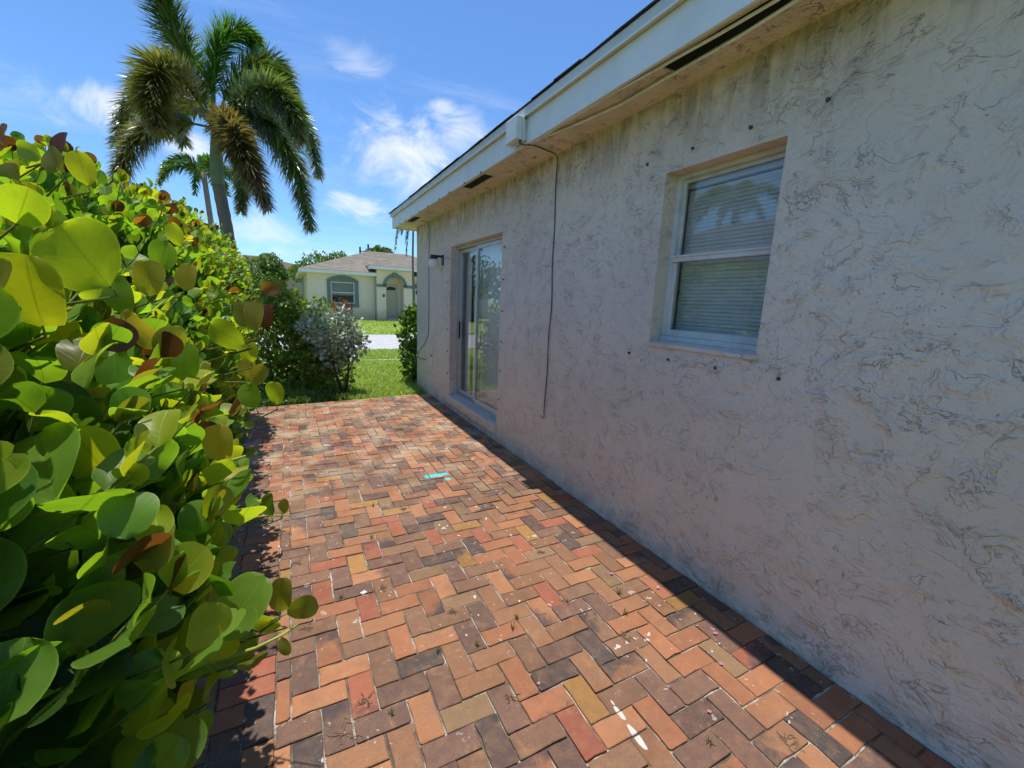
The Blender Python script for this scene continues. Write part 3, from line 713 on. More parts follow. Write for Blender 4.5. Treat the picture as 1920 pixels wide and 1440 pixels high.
        s.add(ring(XW + 0.004, r) + ring(XW - 0.009, r * 0.85) + ring(XW - 0.010, r * 0.3), [(k, (k + 1) % n, n + (k + 1) % n, n + k) for k in range(n)] + [(n + k, n + (k + 1) % n, 2 * n + (k + 1) % n, 2 * n + k) for k in range(n)] + [tuple(range(2 * n, 3 * n))])
        s.build('shutter_bolt', M['cable'], h)
    return h
def adopt_empty(e, parent):
    e.parent = parent; e.matrix_parent_inverse = Matrix.Translation(-Vector(parent.location))
    for k in ('label', 'category', 'group'):
        if k in e: del e[k]
house = build_house()

def build_blinds():
    # horizontal mini blind behind the window
    t = thing('mini_blind', (2.215, 1.655, 1.38), 'pale horizontal mini blind hanging closed behind the single hung window', 'blind')
    sl = MB(); n = 5
    vs = []
    for k in range(n):
        u = k / (n - 1) - 0.5; a = R(80)
        vs += [(u * 0.0275 * math.cos(a) + 0.002 * (0.25 - u * u) * 4 * math.sin(a), -0.325, u * 0.0275 * math.sin(a)), (u * 0.0275 * math.cos(a) + 0.002 * (0.25 - u * u) * 4 * math.sin(a), 0.325, u * 0.0275 * math.sin(a))]
    sl.add(vs, [(2 * k, 2 * k + 1, 2 * k + 3, 2 * k + 2) for k in range(n - 1)]); me = sl.mesh('slat', M['blind'], True)
    z = 1.43
    while z < 2.265:
        o = bpy.data.objects.new('slat', me); COL.objects.link(o); o.parent = t
        o.location = (random.uniform(-0.001, 0.001), 0, z - 1.38); o.rotation_euler = (random.gauss(0, 0.0012), random.gauss(0, 0.035), random.gauss(0, 0.001)); z += 0.0215
    b = MB(); b.box(2.20, 2.232, 1.33, 1.98, 2.272, 2.30); b.build('head_rail', M['blind'], t)
    b = MB(); b.box(2.205, 2.228, 1.33, 1.98, 1.402, 1.414); b.build('bottom_rail', M['blind'], t)
    for y in (1.47, 1.82):
        b = MB(); b.tube([(2.2035, y, 1.41), (2.2035, y, 2.28)], 0.0012, 4); b.build('ladder_cord', M['blind'], t)
    # vertical blind behind the sliding door
    t = thing('vertical_blind', (2.265, 5.04, 0.2), 'white vertical blind hanging behind the sliding glass door', 'blind')
    v = MB(); n = 4; vs = []
    for k in range(n):
        u = k / (n - 1) - 0.5
        vs += [(0.006 * (0.25 - u * u) * 4, u * 0.089, 0), (0.006 * (0.25 - u * u) * 4, u * 0.089, 1.97)]
    v.add(vs, [(2 * k, 2 * k + 1, 2 * k + 3, 2 * k + 2) for k in range(n - 1)]); me = v.mesh('vane', M['vane'], True)
    y = 4.28; i = 0
    while y < 5.82:
        if not (5.50 < y < 5.66):
            o = bpy.data.objects.new('vane', me); COL.objects.link(o); o.parent = t
            o.location = (0, y - 5.04, 0.04); o.rotation_euler = (0, 0, R(9 + random.gauss(0, 4)))
        y += 0.079; i += 1
    b = MB(); b.box(2.245, 2.285, 4.24, 5.84, 2.215, 2.25); b.build('head_rail', M['blind'], t)
build_blinds()

def build_fixtures():
    # globe lamp
    t = thing('wall_lamp', (XW, 6.19, 2.1), 'globe wall lamp with black bracket beside the sliding door', 'lamp')
    b = MB(); b.box(XW - 0.020, XW + 0.004, 6.15, 6.23, 2.05, 2.195); b.box(XW - 0.185, XW - 0.018, 6.165, 6.215, 2.155, 2.185)
    b.lathe([(0.0, 0.035), (0.05, 0.03), (0.058, 0.0), (0.05, -0.004)], (XW - 0.14, 6.19, 2.135), 16); b.build('bracket', M['black'], t, bevel=0.004)
    b = MB(); prof = [(0.088 * math.sin(math.pi * k / 14 * 0.93 + 0.2), 0.088 * -math.cos(math.pi * k / 14 * 0.93 + 0.2)) for k in range(15)]
    prof = [(0.001, -0.0765)] + [(0.076 * math.sin(a), -0.076 * math.cos(a)) for a in [0.2 * k for k in range(1, 14)]]
    b.lathe(prof, (XW - 0.14, 6.19, 2.066), 20); b.build('globe', M['globe'], t, smooth=True)
    # box on the fascia
    t = thing('junction_box', (1.66, 3.2, 2.86), 'small white plastic junction box screwed to the fascia', 'junction box')
    b = MB(); b.box(1.59, 1.645, 3.13, 3.315, 2.775, 2.945); b.build('cover', M['plastic'], t, bevel=0.008)
    b = MB(); b.box(1.645, 1.6545, 3.118, 3.325, 2.765, 2.94); b.box(1.6545, 1.684, 3.14, 3.30, 2.78, 2.93); b.build('back_box', M['plastic'], t, bevel=0.004)
    b = MB(); b.tube([(1.63, 3.14, 2.775), (1.632, 3.14, 2.748)], 0.010, 8); b.build('cable_gland', M['cable'], t)
    # grey cable: box, across the soffit, down the wall
    ys = XW - 0.008
    pts = [(1.632, 3.14, 2.75), (1.66, 3.12, 2.738), (1.72, 3.12, 2.752), (1.80, 3.15, 2.760), (1.90, 3.18, 2.760), (1.985, 3.195, 2.757), (2.014, 3.20, 2.735)]
    zz = 2.66
    while zz > 0.55:
        pts.append((ys - 0.002 + 0.003 * math.sin(zz * 9), 3.20 + 0.010 * math.sin(zz * 3.1) - 0.012 * (2.7 - zz) / 2 + 0.004 * math.sin(zz * 11), zz)); zz -= 0.09
    pts += [(ys - 0.004, 3.19, 0.535), (ys - 0.012, 3.205, 0.525), (ys - 0.018, 3.225, 0.545)]
    b = MB(); b.tube(pts, 0.0045, 6); tag(b.build('wall_cable', M['cable'], smooth=True), 'grey cable running from the junction box down the stucco wall', 'cable')
    # cable by the far corner
    pts = [(1.90, 6.95, 2.76), (1.98, 6.92, 2.758), (2.016, 6.89, 2.73)]
    for k in range(19):
        z = 2.68 - k * 0.09; pts.append((ys - 0.003, 6.875 + 0.004 * math.sin(z * 7), z))
    for (y, z) in ((6.90, 0.99), (6.99, 0.90), (7.14, 0.80), (7.34, 0.70), (7.52, 0.61), (7.60, 0.555), (7.57, 0.525), (7.42, 0.515), (7.22, 0.53), (7.03, 0.545)): pts.append((ys - 0.004, y, z))
    b = MB(); b.tube(pts, 0.0045, 6); tag(b.build('wall_cable', M['cable'], smooth=True), 'thin cable hanging in a loop near the house corner, beside the globe lamp', 'cable')
    t = thing('outlet_plate', (XW, 6.69, 0.63), 'small white plastic plate low on the stucco wall by the corner', 'outlet')
    b = MB(); b.box(XW - 0.016, XW + 0.004, 6.655, 6.725, 0.56, 0.70); b.build('plate', M['plastic'], t, bevel=0.006)
    b = MB(); b.box(XW - 0.024, XW - 0.015, 6.675, 6.705, 0.635, 0.675); b.build('socket', M['cable'], t)
    # two white wires clipped under the soffit
    sz = 2.758
    p1 = [(1.705, 3.10, 2.752), (1.735, 2.90, sz), (1.776, 2.70, sz - 0.003), (1.81, 2.45, sz - 0.008), (1.842, 2.236, sz - 0.004), (1.835, 1.95, sz - 0.006), (1.829, 1.83, sz - 0.01), (1.815, 1.45, sz - 0.02), (1.808, 1.2, sz - 0.012), (1.80, 0.7, sz), (1.80, -1, sz)]
    b = MB(); b.tube(p1, 0.0085, 6); tag(b.build('soffit_wire', M['wire'], smooth=True), 'white wire sagging along the middle of the soffit past the vent', 'cable')
    p2 = [(1.712, 3.09, 2.754), (1.714, 2.6, sz), (1.717, 2.156, sz), (1.734, 1.84, sz - 0.003), (1.745, 1.5, sz - 0.008), (1.755, 1.26, sz - 0.004), (1.755, 0.6, sz), (1.755, -1, sz)]
    b = MB(); b.tube(p2, 0.0075, 6); tag(b.build('soffit_wire', M['wire'], smooth=True), 'white wire running tight behind the fascia past the vent', 'cable')
build_fixtures()

# ------------------------------------------------------------------ leaves
def leaf_template(rows, cols, kind='round'):
    """unit leaf along +Y (length 1), x half width, returns grid of (x, t)"""
    g_ = []
    for i in range(rows + 1):
        t = i / rows
        if kind == 'round': t = 1 - (1 - t) ** 1.5; w = 0.84 * (t ** 0.47) * ((1 - t) ** 0.36)
        elif kind == 'oval': w = 0.36 * (math.sin(math.pi * t ** 0.9) ** 0.75)
        else: w = 0.17 * (math.sin(math.pi * t ** 0.85) ** 0.8)
        if i == 0: w = 0.015
        if i == rows: w = 0.09 if kind == 'round' else 0.01
        g_.append((t, w))
    return g_
TEMPL = {k: leaf_template(*k) for k in ((10, 4, 'round'), (6, 2, 'round'), (3, 2, 'round'), (3, 2, 'oval'), (3, 2, 'long'))}
def leaf_geo(base, T, N, L, key=(6, 2, 'round'), fold=0.25, curl=0.25, wave=0.0, wr=1.0, notch=0.0):
    T = T / np.linalg.norm(T); S = np.cross(T, N); S = S / (np.linalg.norm(S) + 1e-9); N = np.cross(S, T)
    rows, cols, kind = key; vs = []; uv = []; ph = random.uniform(0, 6.28)
    for (t, w) in TEMPL[key]:
        for j in range(cols + 1):
            s = (j / cols) * 2 - 1; x = s * w * wr
            tt = t
            if notch and t > 0.8: tt = t - notch * (1 - abs(s)) * (t - 0.8) * 4
            z = fold * abs(x) * (1.0 - 0.4 * t) - curl * (t - 0.35) ** 2 + wave * math.sin(6 * t + ph + 2 * s) * abs(s)
            p = base + (S * x + T * tt + N * z) * L
            vs.append(p); uv.append((0.5 + 0.5 * s, t))
    n = cols + 1
    fs = [(i * n + j, i * n + j + 1, (i + 1) * n + j + 1, (i + 1) * n + j) for i in range(rows) for j in range(cols)]
    return vs, fs, uv

LC = {'dark': (0.040, 0.098, 0.020), 'green': (0.085, 0.190, 0.027), 'light': (0.145, 0.280, 0.038), 'yellow': (0.250, 0.325, 0.032), 'tan': (0.295, 0.285, 0.050),
      'orange': (0.310, 0.250, 0.060), 'red': (0.085, 0.035, 0.026), 'olive': (0.165, 0.180, 0.036), 'rust': (0.170, 0.085, 0.034)}
def lcol(k, v=0.18):
    c = LC[k]; f = 1 + random.uniform(-v, v); return (c[0] * f * random.uniform(0.9, 1.1), c[1] * f, c[2] * f)

RIGHT = AX[:, 0].copy(); UPV = -AX[:, 1].copy(); FWD = AX[:, 2].copy()
# how far the hedge reaches to the right at each picture row
LIM_Y = [0, 225, 245, 262, 300, 330, 345, 372, 420, 480, 530, 560, 600, 640, 700, 745, 790, 850, 905, 935, 975, 1010, 1060, 1085, 1120, 1160, 1230, 1290, 1370, 1440, 1700]
LIM_X = [-200, 5, 20, 150, 180, 270, 330, 385, 425, 455, 475, 500, 512, 500, 515, 535, 500, 500, 455, 520, 540, 445, 440, 500, 585, 580, 540, 400, 385, 365, 360]
def silh_ok(p, slack=0.0):
    q = proj(p)
    if q is None: return False
    if q[2] < 0.36: return False
    return q[0] < np.interp(q[1], LIM_Y, LIM_X) + slack
def near_lens(p):
    return np.linalg.norm(np.asarray(p) - CAMP) < 0.42 or (p[1] < 0.36 and p[0] > -0.5)

HEDGE_Y0, HEDGE_Y1 = -2.6, 6.35  # runs on unseen behind the camera, lengthened to block sky from the near wall
def hedge_surface(s, y):
    """s 0..1 runs from the foot of the patio side, up and over the top"""
    prof = [(-0.42, 0.05), (-0.34, 0.35), (-0.24, 0.72), (-0.21, 1.02), (-0.27, 1.30), (-0.40, 1.55), (-0.58, 1.75), (-0.88, 1.90), (-1.4, 1.99), (-2.0, 1.95)]
    prof2 = [(-0.42, 0.05), (-0.38, 0.35), (-0.33, 0.75), (-0.31, 1.10), (-0.33, 1.45), (-0.38, 1.75), (-0.50, 1.98), (-0.8, 2.10), (-1.4, 2.12), (-2.0, 2.05)]
    u = s * (len(prof) - 1); i = min(int(u), len(prof) - 2); f = u - i; w = float(np.clip((y - 1.9) / 1.6, 0, 1))
    a = prof[i][0] * (1 - f) + prof[i + 1][0] * f, prof[i][1] * (1 - f) + prof[i + 1][1] * f
    b = prof2[i][0] * (1 - f) + prof2[i + 1][0] * f, prof2[i][1] * (1 - f) + prof2[i + 1][1] * f
    x = a[0] * (1 - w) + b[0] * w; z = a[1] * (1 - w) + b[1] * w
    x += 0.12 * math.exp(-((y - 0.95) / 0.55) ** 2) * float(np.clip((z - 0.5) / 0.5, 0, 1)) * float(np.clip((1.9 - z) / 0.3, 0, 1))
    x += 0.06 * math.sin(y * 2.3 + z); z += 0.05 * math.sin(y * 3.1 + 1.0) * min(1, z)
    endt = np.clip((y - 5.7) / 0.65, 0, 1); z *= 1 - 0.16 * endt ** 2; x -= 0.12 * endt
    return np.array([x, y, z])

HERO_BOX = []
leaves = []      # (score, vs, fs, uv, col)
twigs = MB()
def put_leaf(base, T, N, L, col, **kw):
    c = base + T / np.linalg.norm(T) * L * 0.5
    q = proj(c)
    if near_lens(c): return
    hide = q is None or q[0] < -120 or q[0] > 2000 or q[1] < -100 or q[1] > 1560
    if not hide and not (silh_ok(c) and silh_ok(base + T / np.linalg.norm(T) * L)): return
    if not hide and any((q[0] - hx) ** 2 + (q[1] - hy) ** 2 < hr * hr and q[2] < hd + 0.03 for hx, hy, hr, hd in HERO_BOX): return
    px = 0 if hide else L * FPX / q[2]
    key = (10, 4, 'round') if px > 55 else ((6, 2, 'round') if px > 14 else (3, 2, 'round'))
    vs, fs, uv = leaf_geo(base, T, N, L, key, **kw); leaves.append((px, vs, fs, uv, col)); return True

def hedge_stem(o, d, L, nl, size, young, up=0.5):
    """a shoot with two ranks of upright leaves, youngest at the tip"""
    d = d / np.linalg.norm(d); pts = [o]; p = o.copy(); seg = L / nl; got = 0; last = 0
    side = np.cross(d, np.array([0, 0, 1.0])); side /= np.linalg.norm(side) + 1e-9
    roll = random.uniform(-0.6, 0.6); side = side * math.cos(roll) + np.cross(d, side) * math.sin(roll)
    for k in range(nl):
        d = d + np.array([0, 0, 0.05 * up]) + rng.normal(0, 0.05, 3); d /= np.linalg.norm(d)
        p = p + d * seg; pts.append(p.copy()); f = (k + 1) / nl
        sg = 1 if k % 2 else -1
        T = d * random.uniform(0.35, 0.8) + side * sg * random.uniform(0.6, 1.0) + np.array([0, 0, random.uniform(0.15, 0.75)]) + rng.normal(0, 0.15, 3)
        N = np.cross(side * sg, d) ; N = N if N[2] > 0 else -N
        N = N + rng.normal(0, 0.45, 3) + np.array([random.uniform(0, 0.7), -random.uniform(0, 0.5), 0.1])
        sz = size * (1.0 - 0.45 * max(0, f - 0.6) / 0.4) * random.uniform(0.8, 1.15)
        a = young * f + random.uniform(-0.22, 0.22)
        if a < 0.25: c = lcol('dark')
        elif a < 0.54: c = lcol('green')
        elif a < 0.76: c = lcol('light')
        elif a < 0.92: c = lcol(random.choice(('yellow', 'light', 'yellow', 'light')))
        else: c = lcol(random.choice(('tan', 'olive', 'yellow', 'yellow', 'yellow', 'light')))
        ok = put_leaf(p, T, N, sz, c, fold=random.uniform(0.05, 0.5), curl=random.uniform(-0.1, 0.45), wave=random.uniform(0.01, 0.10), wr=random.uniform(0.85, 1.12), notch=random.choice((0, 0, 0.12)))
        if ok: got += 1; last = k + 2
    # tip: paired young red leaves
    if young > 0.75 and random.random() < 0.45:
        for sg in (-1, 1):
            T = d + side * sg * 0.35 + np.array([0, 0, 0.3]); put_leaf(p, T, rng.normal(0, 1, 3) + np.array([0.6, -0.6, 0]), size * random.uniform(0.42, 0.68), lcol(random.choice(('red', 'rust', 'olive', 'red', 'olive', 'yellow', 'light'))), fold=0.4, curl=0.1)
    pts = pts[:last]
    if len(pts) > 2 and got >= 0.6 * len(pts) and all(silh_ok(q) and not near_lens(q) for q in pts[1:]): twigs.tube(pts, [0.0030 * (1 - 0.6 * i / len(pts)) for i in range(len(pts))], 5, col=(0.15, 0.18, 0.04) if young > 0.5 else (0.08, 0.075, 0.035))

def build_hedge():
    t = thing('hedge', (-1.0, 3.0, 0), 'dense hedge of round glossy leaves with reddish tips beside the brick patio', 'hedge')
    # leaves the picture singles out: (x, y, length px, metres, tip angle, width, colour, lean); lean>0: upper end towards the camera
    hero = [(160, 482, 125, .078, 112, 1.28, 'yellow', .45), (62, 548, 140, .082, 80, 1.25, 'yellow', .4), (172, 852, 120, .074, 100, 1.2, 'yellow', .5), (85, 872, 160, .088, 125, .98, 'light', -.3),
            (70, 970, 150, .085, 150, 1.0, 'light', -.3), (6, 1030, 150, .085, 80, .8, 'yellow', .5), (278, 522, 68, .066, 75, .95, 'tan', .3), (222, 552, 80, .07, 115, .7, 'light', .2), (155, 316, 60, .065, 85, 1, 'yellow', .4),
            (262, 620, 90, .075, 135, .62, 'orange', .3), (165, 600, 85, .075, 160, .6, 'green', -.5), (425, 628, 72, .066, 150, .75, 'yellow', .4), (497, 594, 48, .05, 85, .75, 'red', .1), (507, 541, 34, .04, 10, .8, 'rust', .1),
            (478, 592, 62, .06, 95, .65, 'olive', .1), (190, 778, 105, .08, 95, .9, 'tan', .35), (345, 680, 76, .068, 75, .9, 'light', .15), (410, 832, 72, .066, 95, .85, 'tan', .3), (455, 590, 52, .055, 100, .75, 'olive', .2),
            (460, 1128, 98, .080, 62, .95, 'light', -.25), (527, 1118, 74, .066, 80, .62, 'olive', .2), (566, 1140, 60, .058, 25, .8, 'olive', .1), (494, 1166, 62, .06, 150, .72, 'yellow', .3), (533, 1212, 36, .045, -75, .7, 'olive', .2),
            (405, 1216, 92, .075, 200, .6, 'yellow', .45), (336, 1182, 108, .085, 80, .72, 'green', -.2), (503, 947, 42, .052, 110, .9, 'green', -.2), (532, 950, 30, .04, 80, .7, 'olive', .2), (405, 886, 88, .075, 30, .5, 'yellow', .5),
            (300, 902, 75, .07, 150, .8, 'green', -.5), (225, 1140, 88, .075, 20, .5, 'yellow', .5), (266, 1078, 92, .078, 85, .75, 'yellow', .35), (294, 1102, 56, .06, 60, .85, 'tan', .2), (128, 1190, 112, .085, 175, .45, 'light', .4),
            (516, 738, 46, .058, 85, .95, 'yellow', .3), (470, 742, 50, .06, 110, .9, 'light', .2), (484, 704, 46, .055, 60, .7, 'olive', .2), (465, 690, 38, .05, 85, .95, 'tan', .3), (466, 660, 42, .052, 90, .9, 'yellow', .4),
            (268, 800, 62, .06, 80, .4, 'rust', .2), (60, 735, 54, .055, 85, .9, 'rust', .2), (18, 665, 110, .085, 120, .9, 'yellow', .4), (250, 1240, 70, .065, 40, .6, 'light', .3), (305, 480, 60, .06, 60, .9, 'light', .3),
            (50, 430, 72, .07, 110, .8, 'tan', .4), (20, 330, 50, .05, 90, .9, 'olive', .2), (115, 268, 44, .05, 80, .9, 'red', .1), (100, 300, 50, .055, 120, .9, 'olive', .2), (55, 285, 50, .06, 160, .7, 'yellow', .3), (5, 250, 42, .055, 95, .35, 'rust', 0),
            (350, 520, 52, .06, 70, .9, 'tan', .3), (330, 440, 44, .055, 100, .9, 'yellow', .4), (130, 1080, 120, .085, 60, .6, 'green', -.4), (40, 1180, 120, .085, 95, .9, 'dark', -.2), (380, 1360, 50, .055, 70, .7, 'green', 0), (345, 1310, 80, .07, 75, .35, 'tan', .2),
            (30, 800, 110, .085, 170, .7, 'yellow', .4), (120, 700, 90, .075, 130, .5, 'green', -.4), (215, 700, 90, .075, 100, .7, 'light', -.2), (300, 745, 60, .065, 80, .9, 'light', .2)]
    for (px, py, L, real, *_r) in hero: HERO_BOX.append((px, py, L * 0.46, real * FPX / L))
    # outer shoots
    y = HEDGE_Y0; n = 0
    def shoots(count, y0, y1, smin, smax, size, young, Lr=(0.22, 0.40)):
        for _ in range(count):
            yy = random.uniform(y0, y1); s = random.uniform(smin, smax)
            P = hedge_surface(s, yy); e = 0.02
            a = hedge_surface(min(s + e, 1), yy) - hedge_surface(max(s - e, 0), yy)
            nrm = np.array([a[2], 0, -a[0]]); nrm /= np.linalg.norm(nrm)
            if nrm[0] < 0 and s < 0.5: nrm = -nrm
            if s > 0.6 and nrm[2] < 0: nrm = -nrm
            d = nrm * 0.8 + np.array([0.05, random.uniform(-0.8, 0.3), random.uniform(0.4, 1.1)]) + rng.normal(0, 0.2, 3)
            L = random.uniform(*Lr); o = P - nrm * L * 0.75
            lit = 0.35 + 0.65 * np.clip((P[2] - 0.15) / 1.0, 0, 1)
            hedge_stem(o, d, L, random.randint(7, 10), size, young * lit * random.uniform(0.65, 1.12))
    shoots(190, 0.15, 1.3, 0.22, 0.75, 0.080, 1.0); shoots(70, 0.6, 1.4, 0.02, 0.22, 0.066, 0.6); shoots(260, 1.3, 2.6, 0.0, 0.80, 0.074, 1.0); shoots(260, 2.6, 4.3, 0.0, 0.85, 0.067, 1.0)
    shoots(220, 4.3, 6.35, 0.0, 0.9, 0.062, 1.0); shoots(110, 1.0, 4.0, 0.52, 0.85, 0.070, 1.12); shoots(70, 3.6, 6.2, 0.5, 0.8, 0.062, 1.1)
    shoots(190, 0.5, 1.6, 0.26, 0.62, 0.078, 1.08); shoots(60, -0.6, 0.2, 0.0, 0.9, 0.075, 0.9); shoots(60, 0.3, 6, 0.85, 1.0, 0.065, 1.0)
    # inner mass of old leaves
    for _ in range(11500):
        yy = random.uniform(HEDGE_Y0, HEDGE_Y1); s = random.uniform(0, 0.95); P = hedge_surface(s, yy)
        c = np.array([-1.05, yy, 0.95]); P = P + (c - P) * random.uniform(0.12, 0.55)
        if P[2] < 0.03: continue
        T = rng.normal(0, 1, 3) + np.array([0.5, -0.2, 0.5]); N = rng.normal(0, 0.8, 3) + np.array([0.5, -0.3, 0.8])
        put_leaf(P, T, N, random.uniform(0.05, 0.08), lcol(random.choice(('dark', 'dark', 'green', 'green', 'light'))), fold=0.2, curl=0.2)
    # leaves the picture singles out: (x, y, length px, metres, tip angle, width, colour, lean)  lean>0: upper end towards the camera, so the sun shines through
    heroes = []
    for (px, py, L, real, ang, wr, cl, lean) in hero:
        d = real * FPX / L; c = at_depth(px, py, d); a = R(ang)
        T = RIGHT * math.cos(a) + UPV * math.sin(a) - FWD * lean * abs(math.sin(a)) + rng.normal(0, 0.06, 3); T /= np.linalg.norm(T)
        N = -FWD + np.array([0, 0, -lean]) + rng.normal(0, 0.16, 3)
        base = c - T * real * 0.5
        vs, fs, uv = leaf_geo(base, T, N, real, (10, 4, 'round'), fold=random.uniform(0.05, 0.35), curl=random.uniform(0.0, 0.3), wave=0.04, wr=wr)
        heroes.append((1000 + L, vs, fs, uv, lcol(cl, 0.08)))
        # petiole and a bit of shoot leading back into the hedge
        back = np.array([-0.16, 0.10, -0.10]); q = base + back * 0.35 + rng.normal(0, 0.008, 3)
        twigs.tube([base + T * real * 0.02, base - T * 0.012, q], [0.0012, 0.0017, 0.002], 5, col=(0.20, 0.23, 0.05))
    # the two shoots that reach over the bricks
    for pl in ([(300, 1262, .72), (400, 1240, .70), (480, 1215, .69), (530, 1190, .70), (560, 1170, .74)], [(380, 985, 1.35), (440, 975, 1.33), (500, 967, 1.31), (545, 966, 1.30)],
               [(0, 1035, .44), (110, 975, .46), (220, 900, .5), (285, 850, .56)], [(120, 1230, .56), (240, 1185, .58), (330, 1150, .62)], [(330, 905, .75), (420, 868, .74), (460, 855, .74)]):
        twigs.tube([at_depth(*q) for q in pl], [0.0034 - 0.0018 * i / len(pl) for i in range(len(pl))], 6, col=(0.33, 0.36, 0.07))
    leaves.sort(key=lambda q: -q[0]); allv = heroes + leaves
    rest = MB()
    for i, (px, vs, fs, uv, col) in enumerate(allv):
        if i < 300: b = MB(); b.add(vs, fs, col, uv); b.build('leaf', M['hedge'], t, smooth=True)
        else: rest.add(vs, fs, col, uv)
    o = rest.build('foliage', M['hedge'], t, smooth=True); tag(o, kind='stuff')
    o = twigs.build('twigs', M['twig'], t, smooth=True); tag(o, kind='stuff')
    for k in range(9):
        yy = 0.3 + k * 0.68 + random.uniform(-0.15, 0.15); b = MB()
        for _ in range(5):
            a = np.array([-1.0 + random.uniform(-.25, .25), yy + random.uniform(-.1, .1), -0.02]); e = np.array([random.uniform(-1.5, -0.5), yy + random.uniform(-0.45, 0.45), random.uniform(1.1, 1.6)])
            mid = (a + e) / 2 + rng.normal(0, 0.07, 3); b.tube([a, a * 0.6 + mid * 0.4, mid, e], [0.022, 0.018, 0.014, 0.006], 6, col=(0.11, 0.085, 0.06))
        b.build('stem', M['bark'], t, smooth=True)
    return t
build_hedge()

# ------------------------------------------------------------------ shrubs
def shrub(name, loc, label, cat, blobs, nl, size, cols, mat, kind='round', stems=6, group=None, upb=0.5, trunk=None, shoots=0):
    """blobs: (cx, cy, cz, rx, ry, rz); leaves sit mostly on the shell of the blobs"""
    t = thing(name, loc, label, cat, group); b = MB(); vol = [q[3] * q[4] + q[3] * q[5] + q[4] * q[5] for q in blobs]; tv = sum(vol)
    key = (3, 2, kind)
    for q, v in zip(blobs, vol):
        c = np.array(q[:3]); r = np.array(q[3:])
        clus = []
        for _ in range(max(6, int(nl * v / tv / 14))):
            d = rng.normal(0, 1, 3); d /= np.linalg.norm(d); clus.append(c + d * r * random.uniform(0.62, 1.02))
        for k in range(int(nl * v / tv)):
            if random.random() < 0.8: p = clus[random.randrange(len(clus))] + rng.normal(0, 0.042, 3) * (1 + size * 5); d = (p - c) / r
            else: d = rng.normal(0, 1, 3); d /= np.linalg.norm(d); p = c + d * r * random.uniform(0.4, 0.95)
            if p[2] < 0.02: continue
            dd = d / (np.linalg.norm(d) + 1e-6)
            T = dd * 0.8 + np.array([0, 0, upb]) + rng.normal(0, 0.55, 3); N = rng.normal(0, 0.7, 3) + np.array([0, -0.2, 0.7])
            cc = random.choice(cols); f = random.uniform(0.75, 1.25); cc = tuple(x * f for x in cc)
            vs, fs, uv = leaf_geo(p, T, N, size * random.uniform(0.7, 1.25), key, fold=0.25, curl=0.2); b.add(vs, fs, cc, uv)
    o = b.build('foliage', mat, t, smooth=True); tag(o, kind='stuff')
    base = np.array([loc[0], loc[1], loc[2] - 0.02])
    if trunk is None:
        for q in blobs:
            for _ in range(max(1, stems // len(blobs))):
                s = MB(); e = np.array(q[:3]) + rng.normal(0, 0.35, 3) * np.array(q[3:]); a = base + np.array([random.uniform(-.12, .12), random.uniform(-.12, .12), 0])
                mid = (a + e) / 2 + rng.normal(0, 0.06, 3); r0 = 0.016 + size * 0.1; s.tube([a, a * .6 + mid * .4, mid, e], [r0, r0 * .8, r0 * .6, r0 * .3], 6, col=(0.13, 0.10, 0.075)); s.build('stem', M['bark'], t, smooth=True)
    else:
        for pts, rad in trunk:
            s = MB(); s.tube(pts, rad, 7, col=(0.075, 0.058, 0.045)); s.build('stem', M['bark'], t, smooth=True)
    return t
G1 = [(0.14, 0.25, 0.035), (0.10, 0.20, 0.03), (0.22, 0.32, 0.045), (0.30, 0.35, 0.05), (0.18, 0.28, 0.04), (0.22, 0.16, 0.05)]
shrub('shrub', (0.05, 8.3, 0), 'leafy green shrub with reddish shoots behind the silver shrub', 'shrub',
      [(-0.15, 8.2, 0.75, 0.62, 0.55, 0.85), (0.25, 8.25, 0.60, 0.48, 0.5, 0.68), (-0.05, 8.3, 1.35, 0.36, 0.38, 0.38), (0.30, 8.2, 1.12, 0.24, 0.22, 0.30), (-0.55, 7.9, 0.7, 0.45, 0.6, 0.8), (0.52, 8.15, 1.33, 0.13, 0.12, 0.16), (0.28, 7.72, 0.42, 0.42, 0.36, 0.45), (0.52, 7.85, 0.70, 0.30, 0.3, 0.40), (0.50, 7.55, 0.26, 0.36, 0.26, 0.28)], 8500, 0.060, G1, M['foliage'], stems=14)
S1 = [(0.36, 0.42, 0.34), (0.48, 0.52, 0.43), (0.27, 0.34, 0.23), (0.56, 0.59, 0.50), (0.20, 0.27, 0.14)]
shrub('silver_shrub', (0.72, 7.26, 0), 'silver leaved shrub on two dark stems at the end of the patio', 'shrub',
      [(0.45, 7.32, 1.05, 0.30, 0.26, 0.22), (0.78, 7.28, 0.98, 0.22, 0.22, 0.34), (0.93, 7.22, 0.80, 0.15, 0.18, 0.22), (0.62, 7.36, 0.80, 0.26, 0.22, 0.20), (0.78, 7.3, 1.24, 0.09, 0.09, 0.11), (0.86, 7.3, 0.55, 0.14, 0.16, 0.14), (0.55, 7.4, 0.55, 0.22, 0.2, 0.18)], 2100, 0.062, S1, M['silver'], 'oval',
      trunk=[([(0.72, 7.26, -0.03), (0.66, 7.27, 0.15), (0.60, 7.29, 0.35), (0.55, 7.33, 0.65), (0.48, 7.34, 1.0)], [0.034, 0.024, 0.02, 0.016, 0.008]), ([(0.73, 7.26, -0.03), (0.77, 7.25, 0.15), (0.80, 7.25, 0.35), (0.82, 7.27, 0.7), (0.80, 7.28, 1.1)], [0.034, 0.024, 0.019, 0.014, 0.008]), ([(0.79, 7.25, 0.3), (0.86, 7.22, 0.5), (0.93, 7.22, 0.75)], [0.012, 0.009, 0.005]), ([(0.60, 7.29, 0.4), (0.66, 7.33, 0.6), (0.66, 7.36, 0.8)], [0.012, 0.009, 0.005])])
